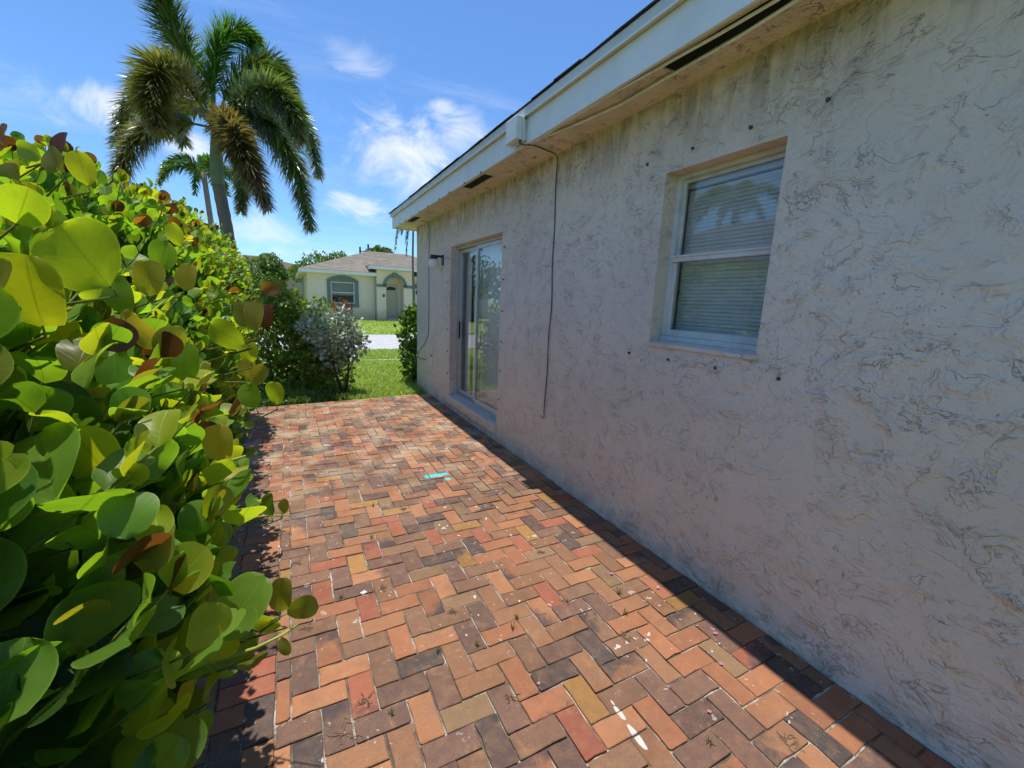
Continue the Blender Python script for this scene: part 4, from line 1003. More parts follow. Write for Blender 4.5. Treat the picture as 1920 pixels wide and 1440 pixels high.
G2 = [(0.08, 0.17, 0.024), (0.12, 0.23, 0.032), (0.19, 0.29, 0.04), (0.05, 0.11, 0.018)]
shrub('corner_shrub', (2.12, 8.08, 0), 'bright green shrub growing against the house corner', 'shrub',
      [(2.12, 8.1, 0.85, 0.36, 0.34, 0.42), (2.10, 8.1, 0.38, 0.28, 0.30, 0.38), (2.14, 8.1, 1.22, 0.22, 0.2, 0.18)], 1500, 0.085, G2, M['foliage'], 'oval')
# ground cover under the silver shrub
def ground_cover():
    b = MB()
    for _ in range(1500):
        x = random.uniform(-0.55, 0.78); y = 6.70 + 0.108 * (x + 0.47) + abs(random.gauss(0, 0.22)); p = np.array([x, y, random.uniform(-0.02, 0.06)])
        T = rng.normal(0, 1, 3) + np.array([0, -0.5, 0.7]); f = random.uniform(0.7, 1.3)
        vs, fs, uv = leaf_geo(p, T, np.array([0, -0.2, 1]) + rng.normal(0, .4, 3), random.uniform(0.025, 0.05), (3, 2, 'oval')); b.add(vs, fs, (0.06 * f, 0.125 * f, 0.02 * f), uv)
    tag(b.build('ground_cover', M['foliage'], smooth=True), 'low green ground cover under the shrubs at the patio end', 'ground cover', kind='stuff')
ground_cover()

# ------------------------------------------------------------------ grass
def build_grass():
    b = MB()
    def blade(x, y, z, h, w, c):
        a = random.uniform(0, 6.283); lean = random.uniform(0.3, 1.3) * h; dx, dy = math.cos(a), math.sin(a)
        k = random.uniform(0, 6.283); lx, ly = math.cos(k) * lean, math.sin(k) * lean
        b.add([(x - dx * w, y - dy * w, z), (x + dx * w, y + dy * w, z), (x + lx * .4 + dx * w * .7, y + ly * .4 + dy * w * .7, z + h * .6), (x + lx * .4 - dx * w * .7, y + ly * .4 - dy * w * .7, z + h * .6), (x + lx, y + ly, z + h)], [(0, 1, 2, 3), (3, 2, 4)], c)
    cols = [(0.33, 0.46, 0.09), (0.40, 0.52, 0.12), (0.25, 0.36, 0.065), (0.46, 0.50, 0.17)]
    for _ in range(26000):
        y = 6.78 + (13.4 - 6.78) * random.random() ** 1.25; x = random.uniform(-0.3, 3.6)
        if y < 6.68 + 0.108 * (x + 0.47) or (x > 2.0 and y < 7.68): continue
        if 11.03 < y < 11.17 and random.random() < 0.85: continue
        c = random.choice(cols); f = random.uniform(0.75, 1.25)
        blade(x, y, -0.035, random.uniform(0.035, 0.085) * (1.3 if y < 8 else 1), 0.004 + 0.0006 * y, tuple(v * f for v in c))
    for _ in range(9000):
        y = random.uniform(18.9, 26.9); x = random.uniform(-0.5, 7.2); c = random.choice(cols); f = random.uniform(0.8, 1.3)
        if x > 6.85: continue
        blade(x, y, ground_z(x, y) - 0.01, random.uniform(0.05, 0.11), 0.016, tuple(v * f for v in c))
    tag(b.build('grass', M['grass']), 'short green lawn grass beyond the patio', 'grass', kind='stuff')
build_grass()

# ------------------------------------------------------------------ palms
def bez(pts, n):
    """Catmull-Rom through the points"""
    P = [np.array(p, float) for p in pts]; P = [2 * P[0] - P[1]] + P + [2 * P[-1] - P[-2]]; out = []
    for i in range(1, len(P) - 2):
        for k in range(n):
            t = k / n; a, b_, c, d = P[i - 1], P[i], P[i + 1], P[i + 2]
            out.append(0.5 * ((2 * b_) + (-a + c) * t + (2 * a - 5 * b_ + 4 * c - d) * t * t + (-a + 3 * b_ - 3 * c + d) * t ** 3))
    out.append(P[-2]); return out
def frond(pts, nl, Lmax, cols, parent, width=0.0115, plumose=True, start=0.16, droop=0.25, name='frond'):
    C = bez(pts, 8); b = MB(); n = len(C)
    b.tube(C, [0.020 * (1 - 0.85 * i / n) * (Lmax / 0.4) + 0.002 for i in range(n)], 5, col=(0.16, 0.17, 0.06))
    for k in range(nl):
        t = start + (1 - start) * (k + random.random()) / nl; u = t * (n - 1); i = min(int(u), n - 2); p = C[i] + (C[i + 1] - C[i]) * (u - i)
        tg = C[i + 1] - C[i]; tg /= np.linalg.norm(tg) + 1e-9
        a = np.cross(tg, np.array([0, 0, 1.0])); a /= np.linalg.norm(a) + 1e-9; c = np.cross(a, tg)
        if plumose: ph = random.uniform(0, 6.283)
        else: ph = random.choice((0.15, math.pi - 0.15)) + random.gauss(0, 0.2)
        rad = a * math.cos(ph) + c * math.sin(ph); e = min(1.0, (t - start) / 0.15 + 0.45) * (1.0 - 0.55 * max(0, t - 0.55) / 0.45)
        L = Lmax * e * random.uniform(0.8, 1.15); d = rad * 0.86 + tg * random.uniform(0.45, 0.8); d /= np.linalg.norm(d)
        w = np.cross(d, tg); w = w / (np.linalg.norm(w) + 1e-9) * width * random.uniform(0.8, 1.2)
        g_ = np.array([0, 0, -1.0]) * droop * L * 0.7
        m1 = p + d * L * 0.5 + g_ * 0.25; m2 = p + d * L + g_; m1 = m1 + rng.normal(0, 0.012, 3) * L / 0.4
        cc = cols[0] if random.random() < 0.6 else cols[1]; f = random.uniform(0.65, 1.35); cc = tuple(x * f for x in cc)
        if t > 0.8 and len(cols) > 2 and random.random() < (t - 0.8) * 3: cc = cols[2]
        b.add([p - w * .4, p + w * .4, m1 + w, m1 - w, m2], [(0, 1, 2, 3), (3, 2, 4)], cc)
    return b.build(name, M['palm'], parent)
PG = [(0.10, 0.165, 0.045), (0.19, 0.25, 0.085), (0.24, 0.22, 0.14)]
PB = [(0.16, 0.175, 0.05), (0.26, 0.25, 0.09), (0.24, 0.19, 0.12)]
PR = [(0.20, 0.155, 0.07), (0.17, 0.155, 0.095), (0.28, 0.24, 0.19)]
PN = [(0.095, 0.22, 0.036), (0.15, 0.29, 0.05)]
def trunk_part(t, name, pts, rad, col, seg=12, rings=0.0):
    C = bez(pts, 10); n = len(C); rr = np.interp(np.linspace(0, 1, n), np.linspace(0, 1, len(rad)), rad)
    if rings: rr = rr * (1 + 0.035 * np.sin(np.arange(n) * 2.4))
    b = MB(); b.tube(C, list(rr), seg, col=col); return b.build(name, M['bark'], t, smooth=True)
def build_main_palm():
    Y = 8.5; B = at_y(404, 262, Y); 
    t = thing('palm_tree', (-0.72, Y, 0), 'tall foxtail palm with bushy drooping fronds rising behind the hedge', 'palm tree')
    trunk_part(t, 'trunk', [(-0.60, Y, -0.05), (-0.74, Y, 1.2), at_y(428, 445, Y), at_y(409, 345, Y)], [0.12, 0.098, 0.09, 0.086], (0.20, 0.175, 0.15), rings=1)
    trunk_part(t, 'crownshaft', [at_y(409, 347, Y), at_y(407, 320, Y), at_y(405, 280, Y), at_y(403, 235, Y)], [0.09, 0.100, 0.078, 0.045], (0.20, 0.26, 0.16))
    def fr(pl, nl, L, cols, **k):
        frond([at_y(x, y, Y + dy) for (x, y, dy) in pl], int(nl * 1.5), L, cols, t, **k)
    c0 = (402, 240, 0)
    fr([c0, (372, 165, .1), (330, 60, .2), (300, -15, .1), (278, -70, -.1)], 1000, .46, PG)
    fr([c0, (398, 150, -.1), (412, 85, -.2), (445, 55, -.2), (478, 75, -.25)], 760, .40, PN)
    fr([c0, (432, 165, .1), (482, 118, .2), (530, 135, .3), (557, 205, .3)], 900, .42, PG)
    fr([c0, (455, 200, .7), (520, 190, 1.1), (575, 245, 1.3), (598, 330, 1.3)], 850, .40, PG)
    fr([c0, (450, 205, -.3), (510, 235, -.6), (555, 320, -.7), (582, 425, -.6)], 950, .42, PG)
    fr([c0, (418, 226, -.5), (440, 250, -1.0), (468, 310, -1.2), (500, 385, -1.2)], 950, .38, PR)
    fr([c0, (355, 165, -.4), (305, 130, -.8), (285, 175, -1.0), (300, 240, -1.1)], 950, .42, PB)
    fr([c0, (345, 230, .1), (290, 235, .1), (240, 285, 0), (215, 360, -.1)], 900, .36, PB)
    fr([c0, (340, 180, .7), (285, 160, 1.1), (240, 205, 1.3), (218, 270, 1.3)], 850, .40, PB)
    fr([c0, (425, 240, .8), (450, 290, 1.0), (455, 345, 1.0), (452, 395, 1.0)], 700, .34, PG)
    fr([c0, (375, 190, .9), (345, 180, 1.5), (330, 220, 1.7), (345, 270, 1.8)], 700, .40, PG)
    fr([c0, (452, 185, -.6), (500, 165, -1.0), (545, 205, -1.2), (560, 260, -1.2)], 800, .38, PG)
    b = MB(); b.tube([at_y(402, 240, Y), at_y(401, 150, Y), at_y(398, 70, Y)], [0.03, 0.018, 0.004], 6, col=(0.12, 0.2, 0.05)); b.build('spear_leaf', M['palm'], t)
build_main_palm()

def generic_palm(name, base, h, r, nf, Lf, Lm, nl, label, cols, trunk=0.1, plumose=True, width=0.02, droop=0.9, seed=1, tint=(0.22, 0.19, 0.16), up=0.7):
    rs = random.Random(seed); t = thing(name, base, label, 'palm tree'); b0 = np.array(base, float); top = b0 + np.array([rs.uniform(-.2, .2), 0, h])
    trunk_part(t, 'trunk', [b0 - np.array([0, 0, .1]), b0 * .5 + top * .5 + np.array([0.08, 0, 0]), top], [trunk * 1.4, trunk, trunk * .85], tint, 9)
    for k in range(nf):
        a = 2 * math.pi * k / nf * 2.4 + rs.uniform(-.3, .3); u = up * rs.uniform(0.2, 1.3); dirv = np.array([math.cos(a), math.sin(a), 0])
        p1 = top + dirv * Lf * .3 + np.array([0, 0, Lf * .3 * u]); p2 = top + dirv * Lf * .65 + np.array([0, 0, Lf * (.32 * u - .12 * droop)]); p3 = top + dirv * Lf * .9 + np.array([0, 0, Lf * (.2 * u - .5 * droop)])
        frond([top, p1, p2, p3], nl, Lm, cols, t, width=width, plumose=plumose, start=0.12)
    return t
p2 = at_y(388, 322, 20)
generic_palm('palm_tree', (p2[0], 20, -0.03), p2[2], 0.1, 8, 1.5, 0.36, 240, 'smaller foxtail palm farther back, seen past the tall palm trunk', PN[:1] + PG[:1] + PG[2:], 0.10, True, 0.03, 1.0, 3)
p3 = at_y(540 + 1240 / 7.385, 450 + 175 / 7.385, 45)
generic_palm('palm_tree', (p3[0], 45, 0.18), p3[2] - .2, 0.1, 10, 1.9, 0.4, 120, 'round headed palm showing above the ridge of the cream house', PG, 0.15, True, 0.05, 1.1, 5)
def thin_palm():
    Yd = 24.0; t0 = at_y(775, 435, Yd)
    t = thing('palm_tree', (6.2, Yd, 0.05), 'thin palm with sparse hanging fronds beside the house corner', 'palm tree')
    trunk_part(t, 'trunk', [(6.22, Yd, 0.0), (6.2, Yd, 1.6), at_y(774, 497, Yd), (t0[0], Yd, t0[2] + .5)], [0.10, 0.075, 0.06, 0.05], (0.17, 0.15, 0.13), 8)
    top = np.array([t0[0], Yd, t0[2] + .5])
    for (dx, dz, s) in ((-0.95, -1.5, 1), (-0.6, -0.6, 1), (0.7, -1.0, 1), (0.5, 0.2, 1), (-0.35, -1.7, 1)):
        frond([top, top + np.array([dx * .45, .1, .25]), top + np.array([dx * .85, .1, dz * .35]), top + np.array([dx, .1, dz])], 90, 0.34, [(0.16, 0.17, 0.10), (0.10, 0.12, 0.06)], t, width=0.018, plumose=False, droop=0.8)
thin_palm()

# ------------------------------------------------------------------ far trees
def tree(base, label, blobs, nl, size, cols, trunk=0.2, group=None, name='tree'):
    t = thing(name, base, label, 'tree', group); b = MB()
    for q in blobs:
        c = np.array(q[:3]); r = np.array(q[3:])
        for k in range(nl):
            d = rng.normal(0, 1, 3); d /= np.linalg.norm(d); lump = 0.82 + 0.22 * math.sin(d[0] * 7 + c[0]) * math.sin(d[1] * 6 + d[2] * 8)
            p = c + d * r * lump * random.uniform(0.72, 1.02); T = rng.normal(0, 1, 3) + d * .5; N = d + rng.normal(0, .7, 3)
            cc = random.choice(cols); f = random.uniform(.7, 1.3); vs, fs, uv = leaf_geo(p, T, N, size * random.uniform(.7, 1.3), (3, 2, 'oval')); b.add(vs, fs, tuple(x * f for x in cc), uv)
    tag(b.build('crown', M['foliage'], t), kind='stuff')
    s = MB(); c = np.array(blobs[0][:3]); bb = np.array(base, float)
    s.tube([bb - np.array([0, 0, .1]), bb * .5 + c * .5 + rng.normal(0, .1, 3), c], [trunk * 1.3, trunk, trunk * .6], 9, col=(0.12, 0.10, 0.08))
    for q in blobs: e = np.array(q[:3]) + np.array([0, 0, q[5] * .4]); s.tube([bb * .45 + c * .55, (c + e) / 2 - np.array([0, 0, .2]), e], [trunk * .5, trunk * .35, trunk * .12], 6, col=(0.12, 0.10, 0.08))
    s.build('trunk', M['bark'], t, smooth=True); return t
tree((3.4, 46, .18), 'spreading bright green tree behind the cream house roof', [(2.6, 46, 4.3, 1.9, 2, 1.4), (4.5, 46, 4.75, 1.2, 1.5, 1.2), (1.2, 45.6, 3.5, 1.3, 1.4, 1.0), (3.5, 46, 4.2, 1.4, 2, 1.3)], 800, 0.22, [(0.07, 0.14, 0.02), (0.11, 0.19, 0.03), (0.16, 0.22, 0.04)])
tree((11.3, 45, .18), 'distant dark tree to the right of the cream house', [(11.0, 45, 4.0, 1.6, 1.5, 1.0), (12.6, 45, 3.6, 1.5, 1.5, .9)], 700, 0.22, [(0.06, 0.12, 0.02), (0.10, 0.16, 0.03)])
tree((-1.2, 30, .18), 'feathery green tree between the hedge and the cream house', [(-0.9, 30, 3.25, .75, .7, .75), (-1.7, 30, 2.9, .9, .8, .8), (-0.4, 30, 2.7, .5, .6, .6), (-1.2, 29.5, 2.2, 1.2, .8, .8)], 650, 0.15, [(0.11, 0.19, 0.035), (0.15, 0.24, 0.045), (0.08, 0.15, 0.03)], 0.12)
tree((-6.5, 27, .18), 'broad dark green tree across the road behind the hedge', [(-6.5, 27, 3.2, 2.4, 2, 1.7), (-8.5, 27, 2.8, 1.8, 2, 1.4)], 900, 0.2, [(0.05, 0.10, 0.018), (0.08, 0.13, 0.02)])

# ------------------------------------------------------------------ cream house across the road
def build_far_house():
    Y = 27.0; t = thing('house', (4.0, 31, 0.19), 'cream bungalow with teal window trim and tan hip roof across the road', 'house')
    z0 = 0.12; xl, xr = 0.98, 11.5; EZ0, EZ1 = 2.78, 2.97
    wx0, wx1, wz0, wz1 = 2.16, 3.47, 1.12, 2.36
    b = MB()
    for (x0, x1, a, c) in ((xl, wx0, z0, 2.8), (wx1, 4.66, z0, 2.8), (wx0, wx1, z0, wz0), (wx0, wx1, wz1, 2.8)): b.quad((x0, Y, a), (x1, Y, a), (x1, Y, c), (x0, Y, c))
    for (a, c) in (((wx0, wz0), (wx0, wz1)), ((wx1, wz1), (wx1, wz0)), ((wx0, wz1), (wx1, wz1)), ((wx1, wz0), (wx0, wz0))): b.quad((a[0], Y, a[1]), (c[0], Y, c[1]), (c[0], Y + .12, c[1]), (a[0], Y + .12, a[1]))
    b.quad((xl, Y, z0), (xl, Y, 2.8), (xl, 39, 2.8), (xl, 39, z0)); b.quad((xl, 39, z0), (xl, 39, 2.8), (xr, 39, 2.8), (xr, 39, z0)); b.quad((xr, 39, z0), (xr, 39, 2.8), (xr, 29, 2.8), (xr, 29, z0))
    b.quad((6.74, 27.9, z0), (xr, 27.9, z0), (xr, 27.9, 2.8), (6.74, 27.9, 2.8)); b.quad((xr, 27.9, z0), (xr, 29, z0), (xr, 29, 2.8), (xr, 27.9, 2.8))
    b.build('wall', M['cream'], t)
    # entry block with arched recess
    ex0, ex1, ax0, ax1, zs, zt, EY = 4.66, 6.75, 5.19, 6.24, 2.26, 3.16, 26.55
    acx = (ax0 + ax1) / 2; ar = (ax1 - ax0) / 2; n = 14
    arc = [(acx - ar * math.cos(math.pi * k / n), zs + ar * math.sin(math.pi * k / n)) for k in range(n + 1)]
    b = MB(); b.quad((ex0, EY, z0), (ax0, EY, z0), (ax0, EY, zs), (ex0, EY, zs)); b.quad((ax1, EY, z0), (ex1, EY, z0), (ex1, EY, zs), (ax1, EY, zs))
    for k in range(n):
        (xa, za), (xb, zb) = arc[k], arc[k + 1]; b.quad((xa, EY, za), (xb, EY, zb), (xb, EY, zt), (xa, EY, zt)); b.quad((xa, EY, za), (xa, EY + .75, za), (xb, EY + .75, zb), (xb, EY, zb))
    b.quad((ex0, EY, zs), (ax0, EY, zs), (ax0, EY, zt), (ex0, EY, zt)); b.quad((ax1, EY, zs), (ex1, EY, zs), (ex1, EY, zt), (ax1, EY, zt))
    for x in (ax0, ax1): b.quad((x, EY, z0), (x, EY + .75, z0), (x, EY + .75, zs), (x, EY, zs))
    b.quad((ax0, EY + .75, z0), (ax1, EY + .75, z0), (ax1, EY + .75, zt), (ax0, EY + .75, zt))
    b.quad((ex0, EY, z0), (ex0, Y + .2, z0), (ex0, Y + .2, zt), (ex0, EY, zt)); b.quad((ex1, EY, z0), (ex1, 28, z0), (ex1, 28, zt), (ex1, EY, zt))
    b.build('entry_wall', M['cream'], t)
    b = MB()
    for k in range(n):
        (xa, za), (xb, zb) = arc[k], arc[k + 1]; o1 = (acx + (xa - acx) * 1.36, zs + (za - zs) * 1.36); o2 = (acx + (xb - acx) * 1.36, zs + (zb - zs) * 1.36)
        b.prism([(xa, za), (xb, zb), o2, o1], 1, EY - .05, EY + .005)
    b.box(ex0 - .03, ax0 + .005, EY - .05, EY + .004, zs - .09, zs + .07); b.box(ax1 - .005, ex1 + .03, EY - .05, EY + .004, zs - .09, zs + .07)
    b.prism([(acx - .11, 2.74), (acx + .11, 2.74), (acx + .15, 3.03), (acx - .15, 3.03)], 1, EY - .09, EY + .003); b.build('arch_trim', M['teal'], t)
    # door in the recess
    b = MB(); dx0, dx1 = 5.23, 6.02; DY = EY + .72; b.box(dx0, dx1, DY - .03, DY + .02, .42, 2.37); d = b.build('door', M['beige_door'], t)
    for (px0, px1, pz0, pz1) in [(dx0 + .1, dx0 + .36, .55, 1.1), (dx0 + .44, dx0 + .70, .55, 1.1), (dx0 + .1, dx0 + .36, 1.2, 1.88), (dx0 + .44, dx0 + .70, 1.2, 1.88)]:
        p = MB(); p.box(px0, px1, DY - .045, DY - .03, pz0, pz1); p.build('door_panel', M['beige_door'], d, bevel=0.008)
    p = MB(); aa = [(dx0 + .12, 2.02), (dx0 + .67, 2.02), (dx0 + .67, 2.14)] + [(dx0 + .395 + .275 * math.cos(math.pi * k / 6), 2.14 + .09 * math.sin(math.pi * k / 6)) for k in range(1, 6)] + [(dx0 + .12, 2.14)]
    p.prism(aa, 1, DY - .04, DY - .029); p.build('door_light', M['black'], d)
    p = MB(); p.box(dx0 + .04, dx0 + .075, DY - .09, DY - .03, 1.15, 1.27); p.build('handle', M['door_alu'], d)
    b = MB(); b.box(ax0, ax1, EY - .25, EY + .74, .08, .32); b.box(ax0 - .05, ax1 + .05, EY - .6, EY - .25, .05, .19); b.build('step', M['concrete'], t)
    p = MB(); p.box(5.01, 5.08, EY - .07, EY, 1.58, 1.76); p.build('door_bell_box', M['black'], t)
    # teal window surround with segmental head
    b = MB(); L, Rr = 1.97, 3.68; hd = [(L, 2.46)] + [(L + (Rr - L) * k / 10, 2.46 + .25 * math.sin(math.pi * k / 10) ** .8) for k in range(1, 10)] + [(Rr, 2.46)]
    for k in range(len(hd) - 1): b.prism([(hd[k][0], wz1), (hd[k + 1][0], wz1), hd[k + 1], hd[k]], 1, Y - .06, Y + .004)
    b.box(L, wx0, Y - .06, Y + .004, .92, wz1 + .001); b.box(wx1, Rr, Y - .06, Y + .004, .92, wz1 + .001); b.box(wx0, wx1, Y - .06, Y + .004, .92, wz0); b.build('window_trim', M['teal'], t)
    w = MB()
    for q in ((wx0, wx0 + .07, wz0, wz1), (wx1 - .07, wx1, wz0, wz1), (wx0 + .07, wx1 - .07, wz1 - .07, wz1), (wx0 + .07, wx1 - .07, wz0, wz0 + .07), (wx0 + .07, wx1 - .07, 1.71, 1.78)): w.box(q[0], q[1], Y + .005, Y + .09, q[2], q[3])
    w = w.build('window', M['aluminium'], t)
    for (a, c, mname) in ((wz0 + .06, 1.72, 'glass_far'), (1.77, wz1 - .06, 'glass_far')): p = MB(); p.box(wx0 + .06, wx1 - .06, Y + .045, Y + .055, a, c); p.build('pane', M[mname], w)
    p = MB(); p.quad((wx0, Y + .14, 1.6), (wx1, Y + .14, 1.6), (wx1, Y + .14, wz1), (wx0, Y + .14, wz1)); p.build('shade', M['interior'], w)
    p = MB(); p.box(wx0 - .1, wx1 + .1, Y + .6, Y + .62, .9, 2.5); p.build('room', M['dark'], w)
    # garage
    b = MB(); b.box(7.15, 9.9, 27.84, 27.9, .18, 2.2); g_ = b.build('garage_door', M['white_paint'], t)
    for k in range(4):
        p = MB(); p.box(7.3 + k * .64, 7.75 + k * .64, 27.82, 27.845, 1.85, 2.1); p.build('pane', M['black'], g_)
    b = MB(); b.box(7.0, 10.05, 27.80, 27.9, 2.201, 2.48); b.build('garage_trim', M['teal'], t)
    # fascias
    O = .42
    b = MB(); b.box(xl - O, 4.66, Y - O, Y - O + .03, EZ0, EZ1); b.box(xl - O, xl - O + .03, Y - O + .03, 39.4, EZ0, EZ1); b.box(6.9, xr + O, 27.9 - O, 27.9 - O + .03, EZ0 - .02, EZ1 - .02)
    b.box(ex0 - .42, ex1 + .42, EY - .45, EY - .42, 3.16, 3.36); b.box(ex0 - .42, ex0 - .39, EY - .42, EY + .6, 3.16, 3.36); b.box(ex1 + .39, ex1 + .42, EY - .42, EY + .9, 3.16, 3.36); b.build('fascia', M['white_paint'], t)
    b = MB(); b.quad((xl - O + .03, Y - O + .03, EZ0 + .02), (4.66, Y - O + .03, EZ0 + .02), (4.66, Y, EZ0 + .02), (xl - O + .03, Y, EZ0 + .02)); b.quad((xl - O + .03, Y, EZ0 + .02), (xl, Y, EZ0 + .02), (xl, 39, EZ0 + .02), (xl - O + .03, 39, EZ0 + .02))
    b.quad((ex0 - .4, EY - .42, 3.17), (ex1 + .4, EY - .42, 3.17), (ex1 + .4, EY + .9, 3.17), (ex0 - .4, EY + .9, 3.17)); b.quad((6.75, 27.9 - O, EZ0), (xr, 27.9 - O, EZ0), (xr, 27.9, EZ0), (6.75, 27.9, EZ0)); b.build('soffit', M['white_band'], t)
    # hip roof over the house, smaller hip over the entry
    e0, e1, f0, f1, zr0 = xl - O - .03, xr + O, Y - O - .03, 39.5, EZ1 + .005; hx = 5.3; rz = zr0 + 1.78
    A, B_, C_, D_ = (e0, f0, zr0), (e1, f0, zr0), (e1, f1, zr0), (e0, f1, zr0); P1, P2 = (5.0, f0 + 4.7, 4.62), (7.6, f0 + 4.7, 4.62)
    b = MB(); b.add([A, B_, C_, D_, P1, P2], [(0, 1, 5, 4), (1, 2, 5), (2, 3, 4, 5), (3, 0, 4)])
    p0 = (ex0 - .45, EY - .48, 3.365); p1 = (ex1 + .45, EY - .48, 3.365); p2 = (ex1 + .45, EY + 3, 3.365); p3_ = (ex0 - .45, EY + 3, 3.365); q1 = (5.7, EY + .9, 3.98); q2 = (5.7, EY + 3, 3.98)
    b.add([p0, p1, p2, p3_, q1, q2], [(0, 1, 4), (1, 2, 5, 4), (3, 0, 4, 5)]); b.build('roof', M['shingle_far'], t)
    b = MB(); b.tube([(4.54, 26.94, .2), (4.54, 26.94, 2.7), (4.54, 26.62, 2.82)], .045, 6); b.build('downspout', M['white_band'], t)
build_far_house()

def build_croton():
    shrub('croton', (2.5, 25.4, 0.16), 'rust red croton bush before the cream house window', 'shrub', [(2.5, 25.4, 1.02, .42, .4, .42), (2.3, 25.4, .75, .3, .3, .25), (2.75, 25.4, .80, .28, .3, .22)], 420, 0.16,
          [(0.20, 0.05, 0.025), (0.28, 0.09, 0.03), (0.10, 0.04, 0.03), (0.33, 0.16, 0.04), (0.08, 0.07, 0.025)], M['foliage'], 'long', stems=6)
    b = MB(); b.tube([(3.12, 25.5, .1), (3.1, 25.5, .7), (3.11, 25.5, 1.25)], [.035, .03, .025], 7, col=(0.06, 0.05, 0.045)); tag(b.build('garden_post', M['bark']), 'thin dark post standing beside the croton bush', 'post')
build_croton()

def hip_building(name, label, x0, x1, y0, y1, z1, rz, over, wallm, roofm, wins=()):
    t = thing(name, ((x0 + x1) / 2, (y0 + y1) / 2, .15), label, 'building'); b = MB(); b.box(x0, x1, y0, y1, .05, z1); b.build('wall', wallm, t)
    b = MB(); o = over; b.box(x0 - o, x1 + o, y0 - o, y1 + o, z1 - .02, z1 + .2); b.build('fascia', M['white_band'], t)
    m_ = min(x1 - x0, y1 - y0) / 2 + o; zz = z1 + .205; cy = (y0 + y1) / 2; cx = (x0 + x1) / 2
    if x1 - x0 > y1 - y0: P1, P2 = (x0 - o + m_, cy, rz), (x1 + o - m_, cy, rz)
    else: P1, P2 = (cx, y0 - o + m_, rz), (cx, y1 + o - m_, rz)
    b = MB(); vs = [(x0 - o - .03, y0 - o - .03, zz), (x1 + o + .03, y0 - o - .03, zz), (x1 + o + .03, y1 + o + .03, zz), (x0 - o - .03, y1 + o + .03, zz), P1, P2]
    fs = [(0, 1, 5, 4), (1, 2, 5), (2, 3, 4, 5), (3, 0, 4)] if x1 - x0 > y1 - y0 else [(0, 1, 4), (1, 2, 5, 4), (2, 3, 5), (3, 0, 4, 5)]
    b.add(vs, fs); b.build('roof', roofm, t)
    for (face, a, c, wa, wb) in wins:
        w = MB()
        if face == 'x': w.box(x1 - .02, x1 + .05, a, c, wa, wb)
        else: w.box(a, c, y0 - .05, y0 + .02, wa, wb)
        w = w.build('window', M['aluminium'], t); p = MB()
        if face == 'x': p.box(x1 + .045, x1 + .06, a + .08, c - .08, wa + .08, wb - .08)
        else: p.box(a + .08, c - .08, y0 - .06, y0 - .045, wa + .08, wb - .08)
        p.build('pane', M['black'], w)
    return t
M['tan_wall'] = simple('tan_wall', (0.36, 0.29, 0.22), 0.85, var=0.06, scale=2)
M['pale_wall'] = simple('pale_wall', (0.62, 0.58, 0.50), 0.85, var=0.06, scale=2)
hip_building('apartment_building', 'two storey tan building with long brown roof in the distance', -14, 2.6, 62, 74, 4.6, 6.35, .7, M['tan_wall'], M['shingle_brown'], [('y', -3 + k * 2.2, -1.7 + k * 2.2, 3.5, 4.3) for k in range(3)])
hip_building('neighbour_house', 'pale house with beige roof just left of the cream bungalow', -10.5, -0.6, 33, 42, 2.55, 4.0, .5, M['pale_wall'], M['shingle_far'], [('y', -3.6, -2.4, 1.1, 2.2)])
hip_building('neighbour_house', 'pale neighbouring house reflected in the window glass, beyond the hedge', -16, -6.5, 2.5, 17, 2.75, 4.9, .5, M['pale_wall'], M['shingle_brown'], [('x', 5, 6.2, 1, 2.2), ('x', 9, 10.2, 1, 2.2), ('x', 13, 14.2, 1, 2.2)])
generic_palm('palm_tree', (-13.0, 13.0, 0), 6.3, 0.1, 11, 2.4, 0.42, 260, 'foxtail palm by the neighbouring house, reflected in the window', PG, 0.16, True, 0.025, 1.0, 8)

# utility poles
for (px, pyt, lab) in ((675, 463, 'slim dark utility pole with crossarm behind the cream house ridge'), (690.3, 458, 'taller dark utility pole beside the palm head beyond the cream house')):
    p = at_y(px, pyt, 60); t = thing('utility_pole', (p[0], 60, .15), lab, 'pole'); b = MB(); b.tube([(p[0], 60, 0), (p[0], 60, p[2])], [.17, .12], 8, col=(.10, .08, .065)); b.build('pole', M['bark'], t)
    b = MB(); b.box(p[0] - .1, p[0] + .55, 59.8, 59.9, p[2] - .6, p[2] - .5, (.10, .08, .065)); b.build('crossarm', M['bark'], t)

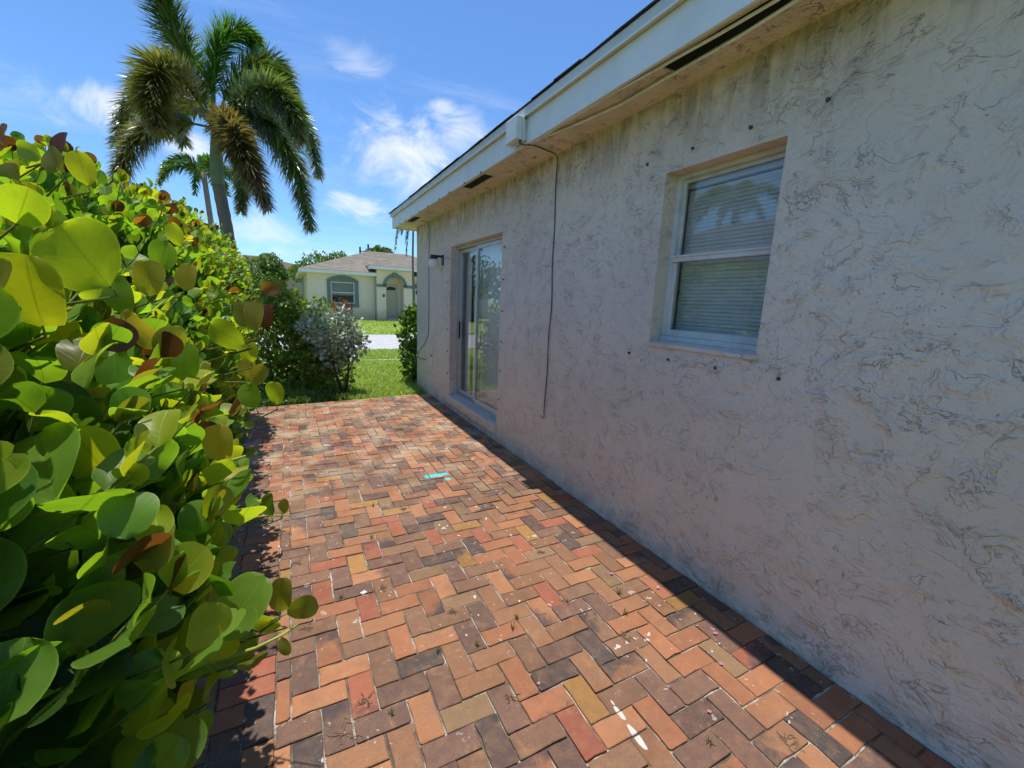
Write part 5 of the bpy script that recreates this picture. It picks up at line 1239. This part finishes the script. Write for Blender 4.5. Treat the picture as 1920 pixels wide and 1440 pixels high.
# ------------------------------------------------------------------ litter on the bricks
def weed(x, y, k):
    t = thing('weed', (x, y, -0.005), 'small green weed tuft growing in a brick joint', 'weed', 'weeds in the brick joints'); b = MB()
    for _ in range(10):
        a = random.uniform(0, 6.28); h = random.uniform(.012, .03); r = random.uniform(.008, .028); w = .0016
        dx, dy = math.cos(a), math.sin(a); f = random.uniform(.7, 1.3)
        b.add([(x - dy * w, y + dx * w, -.006), (x + dy * w, y - dx * w, -.006), (x + dx * r * .6 + dy * w, y + dy * r * .6 - dx * w, h * .8), (x + dx * r * .6 - dy * w, y + dy * r * .6 + dx * w, h * .8), (x + dx * r, y + dy * r, h)], [(0, 1, 2, 3), (3, 2, 4)], (.13 * f, .17 * f, .03 * f))
    b.build('blades', M['grass'], t)
def sprig(x, y, s):
    b = MB(); 
    for _ in range(9):
        a = random.uniform(0, 6.28); p = np.array([x + random.gauss(0, s * .16), y + random.gauss(0, s * .16), .003]); pts = [p]
        for k in range(4):
            a += random.gauss(0, 1.0); p = p + np.array([math.cos(a) * s * .15, math.sin(a) * s * .15, random.uniform(-.004, .005)]); p[2] = max(p[2], .002); pts.append(p)
        b.tube(pts, [.0022, .002, .0017, .0013, .0008], 4, col=(.19, .125, .07))
    lab = {.11: 'largest tangled clump of dry brown sprigs on the bricks', .08: 'dry brown sprig lying along the edge of the hedge shadow'}.get(s, 'small dry brown weed sprig lying on the sunlit bricks')
    tag(b.build('dry_sprig', M['twig']), lab, 'twig', 'dry sprigs on the bricks')
for i, (px, py) in enumerate([(733, 1342), (822, 1223), (970, 1160), (697, 1010), (893, 1210), (1160, 1112), (961, 1178), (700, 950), (1330, 1395), (1172, 1150), (640, 1120)]): p = on_ground(px, py); weed(p[0], p[1], i)
for (px, py, s) in [(640, 1385, .11), (686, 1312, .07), (575, 1178, .06), (718, 1103, .05), (850, 1147, .06), (555, 1058, .08), (1062, 1128, .05), (1170, 1195, .06), (1013, 1035, .05), (757, 955, .05), (955, 1308, .05), (1480, 1395, .07), (908, 925, .05)]: p = on_ground(px, py); sprig(p[0], p[1], s)
for (px, py) in [(1147, 1076), (1341, 1188), (1010, 1282), (1352, 1245), (1234, 1103), (1330, 1335)]:
    p = on_ground(px, py, .004); b = MB(); s = random.uniform(.007, .011); a = random.uniform(0, 3.1)
    vs = [(p[0] + s * math.cos(a + 1.047 * k) * (1 + .5 * (k % 3 == 0)), p[1] + s * math.sin(a + 1.047 * k), .006 + .004 * (k % 2)) for k in range(6)] + [(p[0], p[1], .004)]
    b.add(vs, [(k, (k + 1) % 6, 6) for k in range(6)], (.66, .34, .46)); tag(b.build('petal', M['grass'], smooth=True), 'fallen pink petal on the bricks', 'petal', 'pink petals on the bricks')
